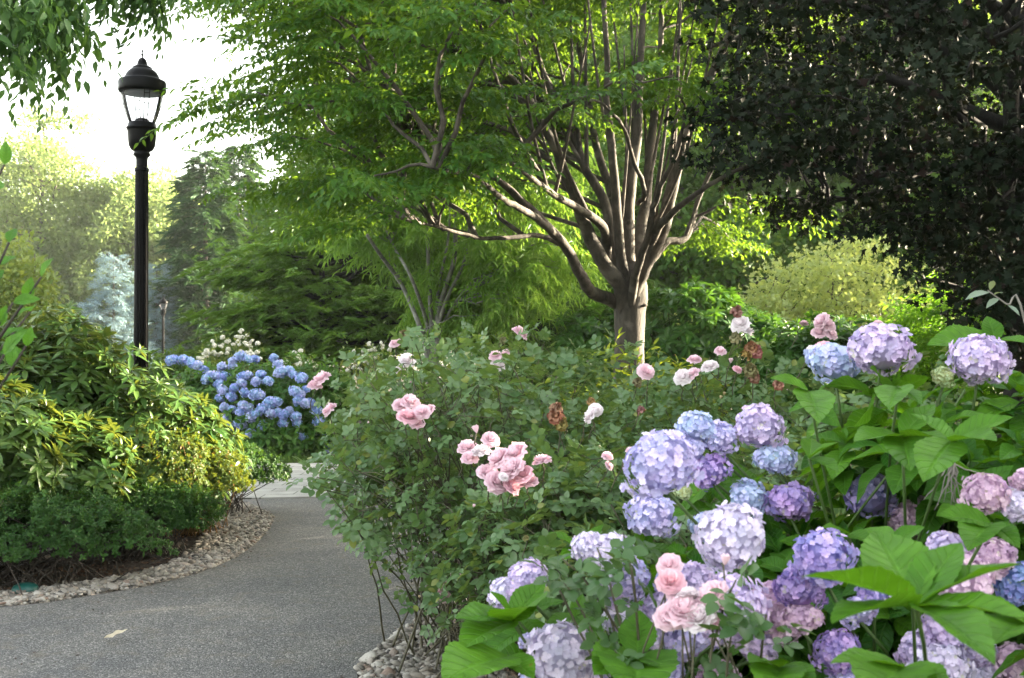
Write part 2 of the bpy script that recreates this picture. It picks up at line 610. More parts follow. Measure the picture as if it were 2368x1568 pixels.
M = {
    'zelkova': leaf_mat('zelkova leaf', (0.020, 0.078, 0.012), (0.066, 0.165, 0.020), 0.38, tcol=(0.27, 0.43, 0.025)),
    'hanging': leaf_mat('hanging leaf', (0.030, 0.085, 0.022), (0.060, 0.140, 0.030), 0.40, tcol=(0.16, 0.30, 0.04)),
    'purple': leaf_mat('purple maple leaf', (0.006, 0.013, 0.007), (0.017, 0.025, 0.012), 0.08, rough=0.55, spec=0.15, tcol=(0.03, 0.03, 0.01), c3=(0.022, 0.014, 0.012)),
    'rose': leaf_mat('rose leaf', (0.034, 0.095, 0.024), (0.125, 0.210, 0.085), 0.27, rough=0.40, spec=0.8, c3=(0.17, 0.20, 0.04)),
    'rose_near': leaf_mat('near rose leaf', (0.028, 0.080, 0.022), (0.075, 0.145, 0.050), 0.25, rough=0.35, spec=0.5),
    'hyd': leaf_mat('hydrangea leaf', (0.022, 0.105, 0.009), (0.085, 0.225, 0.014), 0.36, rough=0.45, spec=0.35, veins=9, tcol=(0.16, 0.36, 0.008)),
    'hyd_far': leaf_mat('far hydrangea leaf', (0.030, 0.100, 0.018), (0.080, 0.180, 0.030), 0.3, rough=0.5),
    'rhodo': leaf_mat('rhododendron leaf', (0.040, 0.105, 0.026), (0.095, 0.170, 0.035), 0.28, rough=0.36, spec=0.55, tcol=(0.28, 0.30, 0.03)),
    'rhodo_back': leaf_mat('deep green rhododendron leaf', (0.025, 0.095, 0.018), (0.055, 0.150, 0.022), 0.25, rough=0.4, spec=0.5),  # deeper green leaf of the right-hand rhododendrons
    'azalea': leaf_mat('azalea leaf', (0.018, 0.065, 0.014), (0.048, 0.115, 0.024), 0.28, rough=0.45),
    'golden': leaf_mat('golden azalea leaf', (0.055, 0.115, 0.020), (0.115, 0.155, 0.030), 0.33, rough=0.5, c3=(0.20, 0.10, 0.02)),
    'sapling': leaf_mat('sapling leaf', (0.035, 0.130, 0.015), (0.075, 0.210, 0.025), 0.42, rough=0.45, veins=7),
    'spruce': leaf_mat('blue spruce needle', (0.13, 0.21, 0.26), (0.23, 0.33, 0.39), 0.1, rough=0.6),
    'conifer': leaf_mat('dark conifer needle', (0.018, 0.060, 0.022), (0.040, 0.105, 0.030), 0.15, rough=0.6),
    'hinoki': leaf_mat('cypress spray', (0.045, 0.110, 0.018), (0.085, 0.170, 0.024), 0.25, rough=0.55),
    'willowy': leaf_mat('narrow leaf', (0.080, 0.185, 0.035), (0.140, 0.260, 0.060), 0.4, rough=0.5),
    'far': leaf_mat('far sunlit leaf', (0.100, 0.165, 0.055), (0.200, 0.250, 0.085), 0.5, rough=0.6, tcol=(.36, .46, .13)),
    'mid': leaf_mat('broad tree leaf', (0.032, 0.095, 0.018), (0.075, 0.165, 0.026), 0.42, rough=0.55, tcol=(0.26, 0.38, 0.03)),
    'pale': leaf_mat('pale maple leaf', (0.19, 0.27, 0.11), (0.33, 0.40, 0.19), 0.4, rough=0.55),
    'bright': leaf_mat('bright shrub leaf', (0.060, 0.180, 0.014), (0.110, 0.260, 0.022), 0.4, rough=0.5),
    'bamboo': leaf_mat('bamboo leaf', (0.110, 0.190, 0.018), (0.190, 0.250, 0.025), 0.4, rough=0.5),
    'dogwood': leaf_mat('dogwood leaf', (0.075, 0.135, 0.040), (0.150, 0.200, 0.060), 0.4, rough=0.45),
    'grass': leaf_mat('grass blade', (0.03, 0.075, 0.015), (0.06, 0.13, 0.02), 0.3, rough=0.6),
    'sprig': leaf_mat('grey sprig leaf', (0.16, 0.22, 0.17), (0.22, 0.28, 0.22), 0.3, rough=0.5),
    'stem_green': simple_mat('green stem', (0.06, 0.11, 0.025), 0.6, nscale=20),
    'stem_rose': simple_mat('rose cane', (0.075, 0.07, 0.04), 0.7, nscale=15, namt=0.6),
    'stem_brown': simple_mat('brown twig', (0.028, 0.021, 0.015), 0.8, nscale=15, namt=0.5),
    'stem_gold': simple_mat('golden twig', (0.25, 0.14, 0.05), 0.8, nscale=15, namt=0.4),
    'stem_grey': simple_mat('dry grey twig', (0.22, 0.20, 0.18), 0.85, nscale=15, namt=0.4),
    'petal': petal_mat('hydrangea petal'),
    'rose_petal': petal_mat('rose petal', 0.35, 0.02, 0.01, 0.85, 1.15),
    'dry_petal': petal_mat('withered petal', 0.15, 0.03, 0.02, 0.5, 1.2),
    'bark_z': bark_mat('zelkova bark', (0.024, 0.020, 0.016), (0.092, 0.077, 0.062), 4, 1.0, 3, lich=(0.145, 0.125, 0.105)),
    'bark_limb': bark_mat('zelkova limb bark', (0.024, 0.019, 0.015), (0.080, 0.063, 0.048), 5, 0.9, 3),
    'bark_dark': bark_mat('dark bark', (0.006, 0.005, 0.005), (0.018, 0.016, 0.014), 6, 0.7),
    'bark_grey': bark_mat('grey bark', (0.08, 0.08, 0.07), (0.19, 0.185, 0.165), 5, 0.4, lich=(0.24, 0.24, 0.21)),
    'bark_mid': bark_mat('brown bark', (0.04, 0.032, 0.025), (0.12, 0.10, 0.08), 6, 0.6),
    'iron': simple_mat('black painted iron', (0.002, 0.002, 0.0025), 0.35, 0.0, 0.1, nscale=120, namt=0.3),
    'soil': soil_mat(), 'asphalt': asphalt_mat(), 'paver': paver_mat(), 'stone': stone_mat(), 'chips': chips_mat(),
    'teal': simple_mat('dark teal plastic', (0.004, 0.06, 0.05), 0.4),
}

# ------------------------------------------------------------------ templates
def leaf(rows, cols, wmax, peak=0.45, fold=0.25, droop=0.2, sharp=1.0, wave=0.0, serr=0.0, base=0.0):
    ys = np.linspace(0, 1, rows)
    v, uv = [], []
    for k, y in enumerate(ys):
        t = y ** (math.log(0.5) / math.log(peak))
        wd = wmax * max(math.sin(math.pi * t), 0) ** sharp + 0.003
        if serr and 0 < k < rows - 1:
            wd *= 1 + serr * (1 if k % 2 else -1)
        for c in np.linspace(-1, 1, cols):
            z = fold * abs(c) * wd - droop * y * y + wave * math.sin(y * 14) * abs(c) * wd
            v.append((c * wd, base + y * (1 - base), z))
            uv.append((c, y))
    f = [(r * cols + c, r * cols + c + 1, (r + 1) * cols + c + 1, (r + 1) * cols + c) for r in range(rows - 1) for c in range(cols - 1)]
    return T(v, f, uv)


def diamond(wd, fold=0.15, droop=0.1):
    return T([(0, 0, 0), (-wd, 0.45, fold * wd), (0, 1, -droop), (wd, 0.45, fold * wd)], [(0, 2, 1), (0, 3, 2)],
             [(0, 0), (-1, .45), (0, 1), (1, .45)])


EYE3 = np.eye(3)
lf_small = leaf(4, 3, 0.24, 0.45, 0.3, 0.15)
lf_round = leaf(5, 3, 0.34, 0.48, 0.25, 0.12, sharp=0.8)
lf_long = leaf(5, 3, 0.15, 0.5, 0.35, 0.25)
lf_zel = leaf(5, 3, 0.21, 0.38, 0.3, 0.3)
lf_narrow = diamond(0.09, 0.2, 0.25)
lf_quad = diamond(0.30, 0.2, 0.1)
lf_hyd = leaf(9, 5, 0.27, 0.46, 0.34, 0.30, sharp=0.9, wave=0.10)
lf_hyd_big = leaf(22, 9, 0.235, 0.44, 0.38, 0.16, sharp=0.9, wave=0.06, serr=0.035)


def rosette(lf, n, ring, seed, jit=0.25):
    """rings: (count, elevation deg, length, height)"""
    r = rng_(seed)
    parts = []
    for cnt, el, ln, h in ring:
        a0 = r.uniform(0, 6.28)
        for i in range(cnt):
            az = a0 + i * 6.283 / cnt + r.normal() * jit
            parts.append((lf, rotm(az, R_(el) + r.normal() * 0.2, r.normal() * 0.25), ln * r.uniform(0.8, 1.1), (0, 0, h), r.uniform(-.3, .3)))
    return compose(parts)


rhodo_t = [rosette(leaf(5, 3, 0.155, 0.55, 0.35, 0.22), 0, [(6, -2, 1, 0), (5, 22, 0.85, .05), (3, 58, 0.5, .1)], 10 + k) for k in range(3)]
azalea_t = [rosette(lf_small, 0, [(4, 5, 1, 0), (4, 30, 0.85, .2), (3, 60, 0.6, .35)], 20 + k, 0.4) for k in range(3)]
hyd_t = [rosette(lf_hyd, 0, [(2, -8, 1, -.25), (2, 12, 0.95, 0), (2, 40, 0.62, .1), (2, 68, 0.26, .14)], 30 + k, 0.15) for k in range(4)]
# opposite pairs must alternate by a quarter turn: rebuild with fixed azimuths
hyd_t = []
for k in range(4):
    r = rng_(35 + k)
    ps = []
    for i, (el, ln, h) in enumerate([(-14, 1.0, -.35), (6, 1.0, -.12), (34, 0.72, 0.02), (64, 0.30, 0.06)]):
        for s in (0, 1):
            ps.append((lf_hyd, rotm(i * 1.571 + s * 3.1416 + r.normal() * .18, R_(el) + r.normal() * .14, r.normal() * .2),
                       ln * r.uniform(.85, 1.08), (0, 0, h), r.uniform(-.3, .3)))
    hyd_t.append(compose(ps))

# rose leaf: five leaflets on a stalk
rose_t = []
for k in range(3):
    r = rng_(45 + k)
    ps = [(lf_round, rotm(r.normal() * .1, -.1), 0.42, (0, .62, -.04), 0.0)]
    for y, s in ((0.30, 0.34), (0.55, 0.40)):
        for sg in (-1, 1):
            ps.append((lf_round, rotm(sg * (1.15 + r.normal() * .12), r.normal() * .2, r.normal() * .25), s, (0, y, 0), r.uniform(-.2, .2)))
    stalk = T([(-.008, 0, 0), (.008, 0, 0), (.008, .65, 0), (-.008, .65, 0)], [(0, 1, 2, 3)])
    ps.append((stalk, EYE3, 1, (0, 0, 0), 0.1))
    rose_t.append(compose(ps))

# zelkova spray: arching twig with side twigs, alternate leaves
def spray(lf, seed, nl=15, ll=0.15, side=3, droop=0.28, ang=0.95, hang=0.35, tw=0.006):
    r = rng_(seed)
    ps = []

    def twig(o, az, L, n, d):
        pts = []
        for i in range(7):
            t = i / 6
            pts.append(np.array(o) + np.array([math.sin(az) * L * t, math.cos(az) * L * t, -d * t * t * L + .02 * math.sin(6 * t)]))
        pts = np.array(pts)
        b = MB()
        b.tube(pts, np.linspace(tw, tw * .4, 7), 3, cap=False)
        tt = T.__new__(T)
        tt.v, tt.loops, tt.cnt, tt.uv, tt.r = b.V[0], b.L[0], b.C[0], b.U[0] * 0, np.zeros(len(b.V[0]))
        ps.append((tt, EYE3, 1, (0, 0, 0), -.3))
        for i in range(n):
            t = (i + 0.6) / n
            p = np.array([np.interp(t, np.linspace(0, 1, 7), pts[:, c]) for c in range(3)])
            sg = 1 if i % 2 else -1
            if i == n - 1:
                sg = 0
            ps.append((lf, rotm(az + sg * (ang + r.normal() * .2), -hang + r.normal() * .3, r.normal() * .4),
                       ll * r.uniform(.75, 1.15) * (1.0 if t < .8 else .8), p, r.uniform(-.25, .25)))
        return pts
    main = twig((0, 0, 0), 0, 1.0, nl, droop)
    for k in range(side):
        i = 1 + k
        twig(main[i], (0.75 + r.normal() * .15) * (1 if k % 2 else -1), r.uniform(.38, .6), max(4, int(nl * .5)), droop * 1.2)
    return compose(ps)


zel_t = [spray(lf_zel, 60 + k, nl=18, ll=0.128, side=4, droop=.2) for k in range(3)]
hang_t = [spray(lf_zel, 70 + k, nl=13, ll=0.17, droop=0.6, hang=0.8) for k in range(3)]
willow_t = [spray(lf_narrow, 80 + k, nl=18, ll=0.22, droop=0.35, hang=0.5, tw=.004) for k in range(3)]
bamboo_t = [spray(lf_long, 85 + k, nl=7, ll=0.38, side=1, droop=0.2, hang=0.3, tw=.006) for k in range(2)]


def palm_leaf():
    an = [90, 62, 45, 18, -8, -38, -70]
    rr = [1.0, .50, .92, .45, .70, .33, .12]
    v = [(0, 0.28, 0)]
    pts = [(rr[i] * math.cos(R_(an[i])), .3 + rr[i] * .7 * math.sin(R_(an[i]))) for i in range(7)]
    left = [(-x, y) for x, y in pts[1:]]
    ring = pts[::-1] + left
    v += [(x * .62, y, -.12 * (x * x + y * y)) for x, y in ring]
    n = len(ring)
    f = [(0, 1 + i, 1 + (i + 1) % n) for i in range(n)]
    return T(v, f, [(x, y) for x, y, z in v])


lf_maple = palm_leaf()


def tuft(lf, n, seed, spread=1.0, up=0.6):
    r = rng_(seed)
    ps = []
    for i in range(n):
        d = unit(r.normal(size=3))
        o = d * spread * r.uniform(.2, 1) ** .5
        nn = unit(np.array([0, 0, up]) + r.normal(size=3) * .55)
        dd = unit(d + r.normal(size=3) * .6 + np.array([0, 0, -.3]))
        ps.append((lf, frames_yz(dd, nn), r.uniform(.7, 1.15), o, r.uniform(-.3, .3)))
    return compose(ps)


tuft_t = [tuft(lf_quad, 9, 90 + k, 1.6) for k in range(4)]
mtuft_t = [tuft(lf_maple, 6, 100 + k, 1.0, 0.9) for k in range(4)]

# conifer branchlet: flat fan of slivers
def fan(seed, n=14, ln=0.34, wd=0.05, droop=0.2, flat=0.15):
    r = rng_(seed)
    ps = []
    sl = diamond(wd / ln * 0.9, 0.1, 0.1)
    for i in range(n):
        y = 0.05 + 0.9 * i / n
        sg = 1 if i % 2 else -1
        ps.append((sl, rotm(sg * (0.75 + r.normal() * .15), r.normal() * flat, r.normal() * .4), ln * (1.15 - .6 * y), (0, y * .8, -droop * y * y), r.uniform(-.25, .25)))
    ps.append((diamond(.05, .1, droop), EYE3, 1.0, (0, 0, 0), 0))
    return compose(ps)


fan_t = [fan(110 + k) for k in range(3)]


def needle_spray(seed):
    r = rng_(seed)
    ps = []
    sl = diamond(0.10, 0.1, 0.05)
    for k, (az, L, y0) in enumerate([(0, 1.0, 0), (.8, .5, .25), (-.8, .5, .35), (.7, .38, .55), (-.7, .34, .62)]):
        n = int(16 * L) + 4
        for i in range(n):
            t = i / n
            a = r.uniform(0, 6.28)
            o = np.array([math.sin(az) * L * t, y0 + math.cos(az) * L * t, -.15 * t])
            d = unit(np.array([math.sin(az), math.cos(az), 0]) * .8 + np.array([math.cos(a) * math.cos(az), -math.cos(a) * math.sin(az), math.sin(a)]))
            ps.append((sl, frames_yz(d, np.array([0.1, 0.2, 1.0])), .17 * r.uniform(.8, 1.2), o, r.uniform(-.3, .3)))
    return compose(ps)


needle_t = [needle_spray(120 + k) for k in range(2)]

# ------------------------------------------------------------------ scattering
def blob_pts(blobs, n, rng, shell=0.35, lump=0.16, freq=3.0, zmin=0.04, inside=0.78, down=-0.55, keep=None):
    B = np.array(blobs, float)
    c, r = B[:, :3], B[:, 3:6]
    a = (r[:, 0] * r[:, 1] + r[:, 1] * r[:, 2] + r[:, 0] * r[:, 2])
    P_, N_, tot = [], [], 0
    for _ in range(40):
        k = rng.choice(len(B), size=n, p=a / a.sum())
        d = unit(rng.normal(size=(n, 3)))
        s = 1 - shell * rng.uniform(0, 1, n) ** 1.4
        s *= 1 + lump * sn(c[k] + d * r[k], freq, 7)
        p = c[k] + d * r[k] * s[:, None]
        ok = (p[:, 2] > zmin) & (d[:, 2] > down)
        for j in range(len(B)):
            ins = np.linalg.norm((p - c[j]) / r[j], axis=1) < inside
            ok &= ~(ins & (k != j))
        if keep is not None:
            ok &= keep(p)
        P_.append(p[ok])
        N_.append(unit(d[ok] / r[k[ok]]))
        tot += ok.sum()
        if tot >= n:
            break
    return np.concatenate(P_)[:n], np.concatenate(N_)[:n]


def fill_rosettes(mb, ts, pts, nrm, rng, size, up=0.6, jit=0.35, svar=0.25, mat=0):
    ax = unit(nrm + np.array([0, 0, up]) + rng.normal(size=nrm.shape) * jit)
    rot = frames_z(ax, rng)
    k = rng.integers(0, len(ts), len(pts))
    for i, t in enumerate(ts):
        m = k == i
        mb.scatter(t, pts[m], rot[m], size * rng.uniform(1 - svar, 1 + svar, m.sum()), rng.uniform(.15, .85, m.sum()), mat)


def fill_leaves(mb, ts, pts, nrm, rng, size, up=0.7, jit=0.6, droop=-0.2, svar=0.25, mat=0, upn=0.9):
    d = unit(nrm * 0.8 + rng.normal(size=nrm.shape) * jit + np.array([0, 0, droop]))
    nn = unit(np.array([0, 0, upn]) + nrm * .5 + rng.normal(size=nrm.shape) * .35)
    rot = frames_yz(d, nn)
    k = rng.integers(0, len(ts), len(pts))
    for i, t in enumerate(ts):
        m = k == i
        mb.scatter(t, pts[m], rot[m], size * rng.uniform(1 - svar, 1 + svar, m.sum()), rng.uniform(.15, .85, m.sum()), mat)


def arc(a, b, sag, n=6, rng=None, wob=0.0):
    a, b = np.asarray(a, float), np.asarray(b, float)
    t = np.linspace(0, 1, n)[:, None]
    p = a + (b - a) * t
    p[:, 2] += sag * np.sin(np.pi * t[:, 0])
    if rng is not None and wob:
        p[1:-1] += rng.normal(size=(n - 2, 3)) * wob
    return p


def bush_stems(mb, base, tips, rng, r0=0.012, r1=0.004, spread=0.12, sides=4, bend=0.5):
    base = np.asarray(base, float)
    for tp in tips:
        o = base + np.append(rng.normal(size=2) * spread, -0.02)
        mid = o + (tp - o) * np.array([bend * .7, bend * .7, bend]) + rng.normal(size=3) * .03
        t = np.linspace(0, 1, 7)[:, None]
        p = (1 - t) ** 2 * o + 2 * t * (1 - t) * mid + t * t * tp
        p[1:-1] += rng.normal(size=(5, 3)) * .008
        mb.tube(p, np.linspace(r0, r1, 7), sides, r=rng.uniform(0, 1))


def smooth_line(pts, n=14):
    pts = np.asarray(pts, float)
    m = len(pts)
    if m < 3:
        return np.array([pts[0] + (pts[-1] - pts[0]) * t for t in np.linspace(0, 1, n)])
    ext = np.vstack([2 * pts[0] - pts[1], pts, 2 * pts[-1] - pts[-2]])
    out = []
    for u in np.linspace(0, m - 1 - 1e-6, n):
        i = int(u)
        t = u - i
        p0, p1, p2, p3 = ext[i:i + 4]
        out.append(.5 * (2 * p1 + (p2 - p0) * t + (2 * p0 - 5 * p1 + 4 * p2 - p3) * t * t + (3 * p1 - p0 - 3 * p2 + p3) * t ** 3))
    return np.array(out)


def connect(mb, nodes, target, rng, r0=0.018, r1=0.005, sides=4, lift=0.15):
    d = np.linalg.norm(nodes - target, axis=1) + np.maximum(nodes[:, 2] - target[2] + 0.1, 0) * 1.6
    d = d * rng.uniform(1, 1.45, len(d))
    a = nodes[np.argmin(d)]
    L = np.linalg.norm(target - a)
    p = arc(a, target, lift * L, 7, rng, 0.025 * L)
    rr = r0 * (0.5 + min(L, 2) * .5)
    mb.tube(p, np.linspace(rr, r1, 7), sides, r=rng.uniform(0, 1))
    return p


# ------------------------------------------------------------------ ground, paths
def sheet(name, poly, z, mat, kind='structure', thick=0):
    bm = bmesh.new()
    vs_ = [bm.verts.new((x, y, z)) for x, y in poly]
    f = bm.faces.new(vs_)
    if f.normal.z < 0:
        f.normal_flip()
    if thick:
        r = bmesh.ops.extrude_face_region(bm, geom=[f])
        for v in [e for e in r['geom'] if isinstance(e, bmesh.types.BMVert)]:
            v.co.z -= thick
        bmesh.ops.recalc_face_normals(bm, faces=bm.faces)
    bmesh.ops.triangulate(bm, faces=[q for q in bm.faces if len(q.verts) > 4])
    me = bpy.data.meshes.new(name)
    bm.to_mesh(me)
    bm.free()
    me.materials.append(mat)
    o = bpy.data.objects.new(name, me)
    COL.objects.link(o)
    o['kind'] = kind
    return o


sheet('ground', [(-400, -60), (400, -60), (400, 500), (-400, 500)], 0.0, M['soil'])
left_edge = smooth_line([(-1.55, -3), (-1.6, 0), (-2.0, 2.6), (-3.1, 5.0), (-4.3, 6.4), (-3.55, 7.1), (-3.25, 7.22), (-2.85, 7.5), (-2.42, 8.05), (-2.20, 8.8), (-2.18, 9.9), (-2.32, 11.0), (-2.5, 11.5), (-2.92, 12.25), (-3.6, 12.52)], 60)
# the path leaves the picture on the left, so its edge runs out and comes back in
left_edge = smooth_line([(-1.7, -3), (-1.8, 0), (-2.4, 2.2), (-4.2, 4.6), (-7.0, 6.0), (-7.0, 6.6), (-4.6, 6.9), (-3.25, 7.22), (-2.85, 7.5), (-2.42, 8.05), (-2.20, 8.8), (-2.18, 9.9), (-2.32, 11.0), (-2.5, 11.5), (-2.92, 12.25), (-3.6, 12.52)], 80)
right_edge = smooth_line([(0.3, -3), (0.1, 1), (-0.35, 3.6), (-0.76, 5.6), (-0.70, 6.2), (-0.58, 6.8), (-0.48, 7.4), (-0.42, 8.4), (-0.5, 10), (-0.7, 12.2), (-0.5, 12.92)], 40)
sheet('asphalt_path', [tuple(p[:2]) for p in left_edge] + [tuple(p[:2]) for p in right_edge[::-1]], 0.012, M['asphalt'])
sheet('paved_path', [(-14, 12.2), (-3.07, 12.58), (-2.0, 12.74), (-0.5, 12.95), (-0.75, 16.75), (-4, 16.6), (-14, 16.3)], 0.028, M['paver'], thick=0.03)

# stones
bm = bmesh.new()
bmesh.ops.create_icosphere(bm, subdivisions=2, radius=1)
ico_v = np.array([v.co for v in bm.verts])
ico_f = [tuple(v.index for v in f.verts) for f in bm.faces]
bm.free()
stone_t = []
for k in range(5):
    d = 1 + .30 * sn(ico_v, 1.6, 200 + k)[:, None] + .16 * sn(ico_v, 3.6, 210 + k)[:, None]
    stone_t.append(T(ico_v * d * np.array([1, .72, .42]), ico_f))


def stones(name, band_pts, n, seed, size=(0.018, 0.042)):
    """band_pts: function rng,n -> xy"""
    r = rng_(seed)
    mb = MB()
    xy = band_pts(r, n)
    n = len(xy)
    s = r.uniform(size[0], size[1], n) * np.where(r.uniform(size=n) < .08, 1.5, 1)
    lay = (np.arange(n) % 3)
    pos = np.stack([xy[:, 0], xy[:, 1], s * .25 + lay * .010 + .006], 1)
    rot = frames_z(unit(np.array([0, 0, 1.0]) + r.normal(size=(n, 3)) * .32), r)
    k = r.integers(0, 5, n)
    for i in range(5):
        m = k == i
        mb.scatter(stone_t[i], pos[m], rot[m], s[m], r.uniform(0, 1, m.sum()))
    o = mb.build(name, M['stone'], smooth=True)
    o['kind'] = 'stuff'
    return o


inner = smooth_line([(-5.2, 7.25), (-4.2, 7.45), (-3.45, 7.62), (-3.0, 7.95), (-2.72, 8.35), (-2.62, 8.9), (-2.72, 9.7), (-2.85, 10.6), (-3.0, 11.3), (-3.4, 12.2), (-3.9, 12.35)], 60)
outer = smooth_line([(-5.0, 6.86), (-4.4, 6.95), (-3.25, 7.22), (-2.85, 7.5), (-2.42, 8.05), (-2.20, 8.8), (-2.18, 9.9), (-2.32, 11.0), (-2.5, 11.5), (-2.92, 12.25), (-3.6, 12.5)], 60)


def band_left(r, n):
    i = r.uniform(0, 58.9, n)
    k = i.astype(int)
    f = (i - k)[:, None]
    a = outer[k] * (1 - f) + outer[k + 1] * f
    b = inner[k] * (1 - f) + inner[k + 1] * f
    t = (r.beta(1.0, 1.25, n) * .92)[:, None]
    return (a + (b - a) * t)[:, :2]


stones('gravel', band_left, 12500, 1, (0.009, 0.027))


def band_right(r, n):
    x = r.uniform(-.8, .55, n)
    y = r.uniform(4.6, 7.6, n)
    e = np.interp(y, right_edge[:, 1], right_edge[:, 0])
    ok = (x > e + r.uniform(-.015, .03, n)) & (x < e + .75)
    return np.stack([x, y], 1)[ok]


stones('gravel', band_right, 8000, 2, (0.012, 0.036))

# bark chips on the bed
r = rng_(3)
n = 6000
xy = np.stack([r.uniform(-5.4, -2.3, n), r.uniform(7.3, 12.2, n)], 1)
i_ = [np.argmin(np.linalg.norm(inner[:, :2] - q, axis=1)) for q in xy]
ok = (xy[:, 1] > inner[i_, 1] - .02) & (xy[:, 0] < inner[i_, 0] + .12)
xy = xy[ok]
n = len(xy)
chip = T([(-.5, -1, 0), (.5, -1, 0), (.4, 1, .05), (-.5, .9, 0), (-.4, -.9, .3), (.4, -.8, .35), (.3, .9, .3), (-.4, .8, .25)],
         [(4, 5, 6, 7), (0, 1, 5, 4), (1, 2, 6, 5), (2, 3, 7, 6), (3, 0, 4, 7)])
mb = MB()
mb.scatter(chip, np.column_stack([xy, r.uniform(.003, .02, n)]), frames_z(unit(np.array([0, 0, 1.]) + r.normal(size=(n, 3)) * .35), r), r.uniform(.008, .022, n), r.uniform(0, 1, n))
o = mb.build('mulch', M['chips'], smooth=False)
o['kind'] = 'stuff'

# bits of leaf and petal blown against the path edges
r = rng_(5)
lit = []
for i in range(240):
    y = r.uniform(4.8, 12.3)
    e = np.interp(y, right_edge[:, 1], right_edge[:, 0]) if r.uniform() < .6 else outer[np.argmin(np.abs(outer[20:56, 1] - y)) + 20, 0] + .02
    sgn = -1 if e > -1.4 else 1
    lit.append((e + sgn * abs(r.normal()) * .13, y, .0165))
lit = np.array(lit)
mb = MB()
n = len(lit)
mb.scatter(leaf(4, 3, .25, .45, .3, -.2), lit, frames_z(unit(np.array([0, 0, 1.]) + r.normal(size=(n, 3)) * .2), r), r.uniform(.008, .026, n), r.uniform(0, 1, n))
o = mb.build('litter', M['chips'])
o['kind'] = 'stuff'

# grass strip beyond the paving
r = rng_(4)
n = 9000
blade = T([(-.06, 0, 0), (.06, 0, 0), (.04, .1, .6), (0, .35, 1)], [(0, 1, 2), (0, 2, 3)])
pos = np.stack([r.uniform(-8, 1, n), r.uniform(16.75, 18.2, n), np.zeros(n)], 1)
mb = MB()
mb.scatter(blade, pos, frames_z(unit(np.array([0, 0, 1.]) + r.normal(size=(n, 3)) * .25), r), r.uniform(.04, .09, n), r.uniform(0, 1, n))
o = mb.build('grass', M['grass'], smooth=False)
o['kind'] = 'stuff'

# ------------------------------------------------------------------ lamps
def lathe(mb, prof, sides=32, mat=0, flute=0.0, nfl=12, a0=0, a1=6.2832):
    prof = np.asarray(prof, float)
    m = len(prof)
    th = np.linspace(a0, a1, sides, endpoint=False)
    fl = 1 - flute * (np.abs(np.sin(th * nfl / 2)) < .45)
    rr = prof[:, 0][:, None] * fl[None]
    v = np.stack([rr * np.cos(th), rr * np.sin(th), np.repeat(prof[:, 1][:, None], sides, 1)], -1)
    i, j = np.meshgrid(np.arange(m - 1), np.arange(sides), indexing='ij')
    j2 = (j + 1) % sides
    q = np.stack([i * sides + j, i * sides + j2, (i + 1) * sides + j2, (i + 1) * sides + j], -1).reshape(-1)
    mb.raw(v.reshape(-1, 3), q, [4] * ((m - 1) * sides), mat=mat)


def glass_mat():
    m, nt, out = newmat('lamp globe')
    tr = N(nt, 'ShaderNodeBsdfTransparent')
    tr.inputs[0].default_value = (0.90, 0.905, 0.93, 1)
    gl = N(nt, 'ShaderNodeBsdfGlossy')
    gl.inputs['Roughness'].default_value = 0.08
    fr = N(nt, 'ShaderNodeFresnel')
    fr.inputs['IOR'].default_value = 1.18
    df = N(nt, 'ShaderNodeBsdfDiffuse')
    df.inputs[0].default_value = (0.6, 0.6, 0.65, 1)
    m1 = N(nt, 'ShaderNodeMixShader')
    m1.inputs[0].default_value = 0.09
    nt.links.new(tr.outputs[0], m1.inputs[1])
    nt.links.new(df.outputs[0], m1.inputs[2])
    mx = N(nt, 'ShaderNodeMixShader')
    nt.links.new(fr.outputs[0], mx.inputs[0])
    nt.links.new(m1.outputs[0], mx.inputs[1])
    nt.links.new(gl.outputs[0], mx.inputs[2])
    nt.links.new(mx.outputs[0], out.inputs[0])
    return m


M['glass'] = glass_mat()


